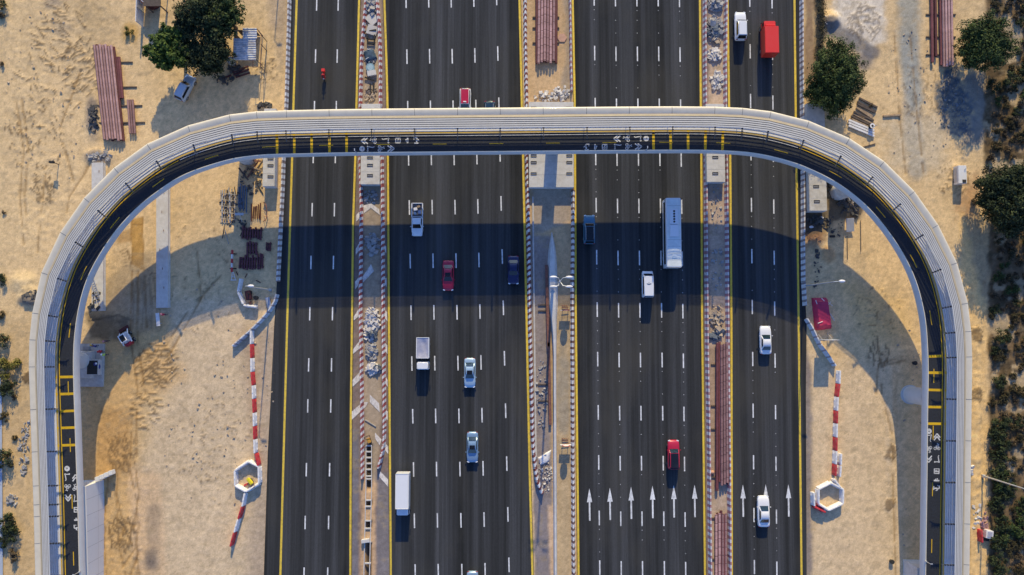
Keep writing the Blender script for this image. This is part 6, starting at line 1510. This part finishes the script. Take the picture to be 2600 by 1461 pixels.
for y in np.arange(-1.5,1.6,.38): mb.box((0,y,0),(.5,.06,.05))
for k in range(9): pass
for y in np.arange(-1.5,1.6,.38): MB().box((0,y,0),(.5,.06,.05)).build('rung',M['steel'],t)
# red tarpaulin heap
def tarp_heap(name, label, pts, h, m, n=14):
    A,Bq,C_,D = [P(*q) for q in pts]; c = (A+Bq+C_+D)/4; t = thing(name,label,'tarpaulin',(c.x,c.y,0)); mb = MB(); r2 = random.Random(8)
    for j in range(n+1):
        for i in range(n+1):
            u, v = i/n, j/n; p = A.lerp(Bq,u).lerp(D.lerp(C_,u),v)-c; e = min(u,1-u,v,1-v)
            mb.v.append((p.x+r2.uniform(-.03,.03),p.y+r2.uniform(-.03,.03),h*min(1,(e*7))**.6+r2.uniform(-.04,.05)*(1 if e > 0 else 0)))
    for j in range(n):
        for i in range(n): mb.f.append((j*(n+1)+i,j*(n+1)+i+1,(j+1)*(n+1)+i+1,(j+1)*(n+1)+i)); mb.mi.append(0)
    mb.build('tarp',m,t,smooth=True)
    for (u0,v0,u1,v1) in ((.45,.02,.62,.12),(.05,.08,.12,.2),(.05,.78,.35,.74)):
        f = lambda u,v: A.lerp(Bq,u).lerp(D.lerp(C_,u),v)-c
        mb = MB(); mb.tube(f(u0,v0)+Vector((0,0,h+.06)),f(u1,v1)+Vector((0,0,h+.06)),.05,n=6); mb.build('strap',M['white_plastic'],t)
    return t
tarp_heap('tarp_heap','crimson tarpaulin draped over a long heap beside the east verge barriers',[(2060,757),(2098,756),(2110,835),(2068,840)],1.15,M['tarp_red'])
t = thing('cross_stand','small white crossed stand touching the crimson tarpaulin','stand',(*P(2103,771).xy,0))
for a in (.6,2.2): mb = MB(); mb.tube((math.cos(a)*.5,math.sin(a)*.5,.05),(-math.cos(a)*.5,-math.sin(a)*.5,.9),.04,n=6); mb.build('leg',M['white_plastic'],t)
plank((2108,797),(2118,815),.10,.10,'white_plastic','thin white batten lying right of the crimson tarpaulin')
# east: generator, red and white crates, panels under the bend
t = thing('generator','pale boxy site generator on the sand near the right edge','generator',(*P(2437,446,.7).xy,0))
mb = MB(); mb.box((0,0,.78),(1.35,3.0,1.3)); mb.build('housing',cream_p,t,bevel=.06)
mb = MB(); mb.box((-.69,0,.7),(.03,2.4,.8)); mb.build('side_vent',M['steel'],t); mb = MB(); mb.box((.2,-1.1,1.45),(.6,.5,.05)); mb.build('roof_hatch',M['slot'],t); mb = MB(); mb.tube((.4,.9,1.4),(.4,.9,1.65),.07,n=10); mb.build('exhaust',M['steel'],t)
for y in (-.9,.9): mb = MB(); mb.box((0,y,.08),(1.4,.2,.16)); mb.build('skid',M['slot'],t)
pbar((2483,1342),(2485,1374),PR,'red water filled barrier standing alone near the lower right lamp',None)
t = thing('crate','white lidded crate with dark frame beside the lone red barrier','crate',(*P(2504,1354).xy,0),-.15)
mb = MB(); mb.box((0,0,.45),(1.15,1.25,.8)); mb.build('box',M['white_plastic'],t,bevel=.04); mb = MB(); mb.box((0,0,.88),(.75,.85,.04)); mb.build('lid',M['sheet_grey'],t); mb = MB(); mb.box((-.2,-.9,.2),(1.0,.5,.4)); mb.build('frame',M['slot'],t)
for k in range(4): plank((2140+k*5,470+k*5),(2152+k*5,520+k*4),.3,.12,('wood_grey','steel')[k%2],'pale board leaning in the scrap under the east bend',.5,'boards in the east bend scrap',tilt=.05)
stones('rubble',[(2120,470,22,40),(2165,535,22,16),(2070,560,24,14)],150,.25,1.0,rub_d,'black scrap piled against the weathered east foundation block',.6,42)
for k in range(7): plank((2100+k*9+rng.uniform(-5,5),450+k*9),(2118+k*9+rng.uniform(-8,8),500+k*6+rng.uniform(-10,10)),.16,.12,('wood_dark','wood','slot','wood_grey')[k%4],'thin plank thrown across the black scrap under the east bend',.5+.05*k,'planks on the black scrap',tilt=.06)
plank((2152,556),(2156,590),1.3,.06,'steel','pale metal sheet standing in the shade under the east bend',.6,tilt=.2)
for y0,y1,x in ((560,640,2184),(600,660,2150)): plank((x,y0),(x+1,y1),.08,.08,'wood_dark','thin dark rail in the shade under the east bend',.1,'thin rails under the east bend')
for (x,y) in ((2084,554),(2060,577)): p = P(x,y); mb = MB(); mb.sphere((0,0,.12),.36,(1.2,.7,.4)); mb.build('sack',M['white_plastic'],loc=(p.x,p.y,0),smooth=True,label='pale sack on the dark ground below the weathered east foundation block',cat='sack',group='pale sacks below the east foundation block')
p = P(2112,601); mb = MB(); mb.box((0,0,.2),(.8,.35,.4)); mb.build('toolbox',M['slot'],loc=(p.x,p.y,0),bevel=.04,label='small dark box on the shaded sand east of the rust gravel',cat='box')
for (x,y,l) in ((2320,922,'dark bucket in the sand berm beside the east leg'),(2262,1425,'dark bucket near the foot of the berm at the lower right')): p = P(x,y); mb = MB(); mb.tube((0,0,0),(0,0,.5),.28,.34,n=14); mb.build('bucket',M['slot'],loc=(p.x,p.y,0),smooth=True,label=l,cat='bucket')
# yellow compactor in the western ring
t = thing('compactor','yellow plate compactor lying inside the western ring of barriers','machine',(*P(639,1221).xy,.1),.7)
mb = MB(); mb.box((0,0,.15),(.55,.8,.14)); mb.build('plate',M['slot'],t,bevel=.03); mb = MB(); mb.box((0,.1,.5),(.5,1.2,.5)); mb.build('engine',mat('machine_yellow',(.80,.68,.03),.5,.1),t,bevel=.08); mb = MB(); mb.path([(-.25,-.4,.3),(-.25,-1.1,.9),(.25,-1.1,.9),(.25,-.4,.3)],.04); mb.build('handle',M['rust_dark'],t)
plank((620,1233),(630,1228),.25,.2,'red_plastic','small red offcut inside the western ring of barriers',0)
# left median: formwork frame in the trench, machine, white block, stick, tank, sheets
t = thing('trench_formwork','ladder like concrete formwork frame over the trench in the lower left median','formwork',(*P(937,1290).xy,0))
def lp(x,y,z=0): return P(x,y)-P(937,1290)+Vector((0,0,z))
for xa,xb in ((929.5,927),(944,941.5)):
    mb = MB(); mb.loft([[lp(x-1,y,-.1),lp(x-1,y,.16),lp(x+1,y,.16),lp(x+1,y,-.1)] for x,y in ((xa,1132),(xa,1235),(xb,1340),(xb-4,1500))]); mb.build('rail',M['concrete_pale'],t)
for y in (1132,1147,1162,1177,1192,1209,1216,1270,1286,1322,1342,1376,1430): mb = MB(); q = lp(936.8-(max(0,y-1235)*.012),y,.06); mb.box(q,(.95,.22,.24)); mb.build('rung',M['concrete_pale'],t,bevel=.01)
t = thing('rammer','small orange and black compacting machine at the head of the formwork','machine',(*P(938,1118).xy,0),.3)
mb = MB(); mb.box((0,0,.45),(.5,.8,.5)); mb.build('engine',mat('machine_orange',(.60,.30,.04),.5,.2),t,bevel=.06); mb = MB(); mb.path([(-.3,.2,.4),(-.55,.7,.95),(.45,.8,.95),(.3,.2,.4)],.045); mb.build('handle',M['slot'],t); mb = MB(); mb.box((.05,-.2,.1),(.45,.9,.14)); mb.build('plate',M['slot'],t)
p = P(929,1372); mb = MB(); mb.box((0,0,.3),(1.25,.55,.6)); mb.build('concrete_block',M['concrete_pale'],loc=(p.x,p.y,0),rz=.15,bevel=.04,label='small white block lying across the trench in the lower left median',cat='block')
plank((927,1066),(955,1083),.18,.14,'wood_grey','lone grey pole lying slantwise in the left median above the trench')
p = P(940,172,.3); t = thing('water_tank','round pale blue tank lid in the left median above the bridge','tank',(p.x,p.y,0)); mb = MB(); mb.tube((0,0,0),(0,0,.36),.72,n=24); mb.build('drum',mat('tank_blue',(.22,.36,.42),.5,.1),t,smooth=True); mb = MB(); mb.tube((0,0,.36),(0,0,.42),.5,n=20); mb.build('lid',mat('tank_lid',(.35,.48,.52),.5,.1),t)
tarp_heap('sheet_heap','dark blue sheet heaped in the left median above the round tank',[(922,130),(948,124),(958,150),(930,162)],.5,M['tarp_blue'],10)
plank((933,75),(958,82),1.6,.2,'concrete','tilted concrete slab in the upper left median',.1,name='concrete_slab',cat='slab',tilt=.12); plank((936,40),(955,60),1.7,.2,'concrete_pale','pale broken slab above the tilted one in the upper left median',.1,name='concrete_slab',cat='slab')
plank((934,190),(956,186),.9,.5,'concrete_pale','pale block right below the round tank in the left median',.0,name='concrete_slab',cat='slab')
for k,(x0,y0,x1,y1) in enumerate(((925,83,956,78),(934,92,934,114),(952,90,951,113),(932,101,954,103),(935,112,953,113),(927,198,952,206),(941,214,942,236),(949,212,950,238))): plank((x0,y0),(x1,y1),.22,.2,'slot','black steel frame piece lying in the upper left median',.15,'black frame pieces in the upper left median',name='bent_bar',cat='steel bar')
for k,(x0,y0,x1,y1) in enumerate(((1806,815,1816,818),(1810,822,1812,832),(1822,828,1834,824))): plank((x0,y0),(x1,y1),.16,.14,'wood_dark','short dark stick in the debris at the head of the long pipe row',.2,'sticks at the head of the long pipe row')
p = P(1427,97); mb = MB(); mb.loft([[(.8*math.cos(i*math.pi/3),.8*math.sin(i*math.pi/3),z) for i in range(6)] for z in (0,.12)]); mb.build('board',mat('salmon_board',(.55,.32,.22),.8,.15),loc=(p.x,p.y,0),label='flat salmon coloured hexagonal board right of the central pipe stack',cat='board')
p = P(1808,1199); mb = MB(); mb.sphere((0,0,.2),.35,(1,.9,.6)); mb.build('sack',mat('orange_sack',(.6,.32,.2),.9,.2,2),loc=(p.x,p.y,0),smooth=True,label='small orange sack left of the long pink pipes',cat='sack')
tarp_heap('sheet_heap','crumpled white sheet beside the lower central median barrier',[(1366,1162),(1400,1142),(1394,1172),(1372,1182)],.3,M['white_plastic'],10)
# ------------------------------------------------------------------ top left: tin roof shed, carport, clutter in the shade
a, b_ = P(592,152,2.6), P(651,72,2.9); c = (a+b_)/2; w_, d_ = b_.x-a.x, b_.y-a.y
t = thing('shed','open shed with a patched white corrugated roof beside the dark trees','shed',(c.x,c.y,0))
tin = mat('corrugated_tin',(.68,.68,.70),.5,.15,1.2,dirt=(.22,.18,.15),dirt_amt=.85,dscale=.9)
def corr(x0,x1,y0,y1,z0,z1,nm):
    mb = MB(); n = int((y1-y0)/.09); vs = []
    for j in range(n+1):
        y = y0+(y1-y0)*j/n; zz = z0+(z1-z0)*j/n+(.035 if j%4 in (1,2) else -.035); vs += [(x0,y,zz),(x1,y,zz)]
    mb.add(vs,[(2*k,2*k+1,2*k+3,2*k+2) for k in range(n)]); mb.build(nm,tin,t)
corr(-w_/2,w_/2-.1,-d_/2,.9,2.45,2.75,'roof_sheet'); corr(-.3,w_/2+.1,.82,d_/2,2.82,3.0,'roof_sheet')
for x,y in ((-w_/2,-d_/2),(w_/2,-d_/2),(w_/2,d_/2),(-.2,d_/2),(w_/2+.7,-d_/2-1.2),(w_/2+.7,d_/2-1),(w_/2+.7,0)): mb = MB(); mb.tube((x,y,0),(x,y,2.6),.06); mb.build('post',M['wood_dark'],t)
mb = MB(); mb.path([(w_/2,d_/2,2.75),(w_/2+.7,d_/2-1,2.6),(w_/2+.7,-d_/2-1.2,2.55),(w_/2-.6,-d_/2-1.2,2.5),(w_/2-.6,-d_/2,2.45)],.05); mb.build('side_frame',M['rust_dark'],t)
mb = MB(); mb.box((0,d_/2-.05,1.2),(w_*.8,.06,2.2)); mb.build('back_wall',M['wood_dark'],t); mb = MB(); mb.box((-w_/2+.03,.3,1.2),(.06,d_*.7,2.2)); mb.build('side_wall',M['wood_dark'],t)
p = P(585,153,1.0); t = thing('water_tank','grey domed water tank in the shade below the tin roof','tank',(p.x,p.y,0)); mb = MB(); mb.tube((0,0,0),(0,0,1.0),.62,n=20); mb.build('drum',M['concrete_dark'],t,smooth=True); mb = MB(); mb.sphere((0,0,1.0),.6,(1,1,.5)); mb.build('dome',M['sheet_grey'],t,smooth=True)
for k,(x0,y0,x1,y1) in enumerate(((592,186,632,170),(594,192,634,178),(600,198,636,186),(570,200,588,192))): plank((x0,y0),(x1,y1),.22,.2,'rust_dark','dark rusty bar in the scrap below the tin roof',.1,'rusty bars below the tin roof',name='steel_bar',cat='steel bar')
stones('rubble',[(572,204,22,12),(598,178,26,12)],80,.2,.8,rub_d,'dark scrap in the tree shade below the tin roof',.3,40)
p = P(365,34); t = thing('screen_fence','thin white screen fence at the top left beside the brown tank','fence',(p.x,p.y,0)); mb = MB(); mb.box((0,0,1.2),(.1,4.9,2.3)); mb.build('panel',white,t)
for y in (-2.4,0,2.4): mb = MB(); mb.box((.1,y,1.2),(.1,.1,2.4)); mb.build('post',M['steel'],t)
p = P(377,-4,1.6); t = thing('oil_tank','round brown tank with a pale rim at the very top left','tank',(p.x,p.y,0)); mb = MB(); mb.tube((0,0,0),(0,0,2.2),1.25,n=28); mb.build('drum',M['rust_dark'],t,smooth=True); mb = MB(); mb.ring((0,0,2.21),.95,1.1,28); mb.build('rim',M['steel'],t)
p = P(408,10); t = thing('shelter','dark open shelter frame behind the brown tank at the top left','shelter',(p.x,p.y,0))
for x in (-1.2,1.2):
    for y in (-1.5,1.5): mb = MB(); mb.box((x,y,1.3),(.16,.16,2.6)); mb.build('post',M['wood_dark'],t)
mb = MB(); mb.box((0,0,2.65),(2.8,3.4,.08)); mb.build('roof',M['wood_dark'],t)
# pale concrete drain along the left edge
strip('concrete_channel',[(-60,960),(-60,1000),(-60,1500)],[(3,960),(6,1000),(9,1461)],.14,mat('channel_concrete',(.42,.46,.52),.8,.1,.7),kind='structure')
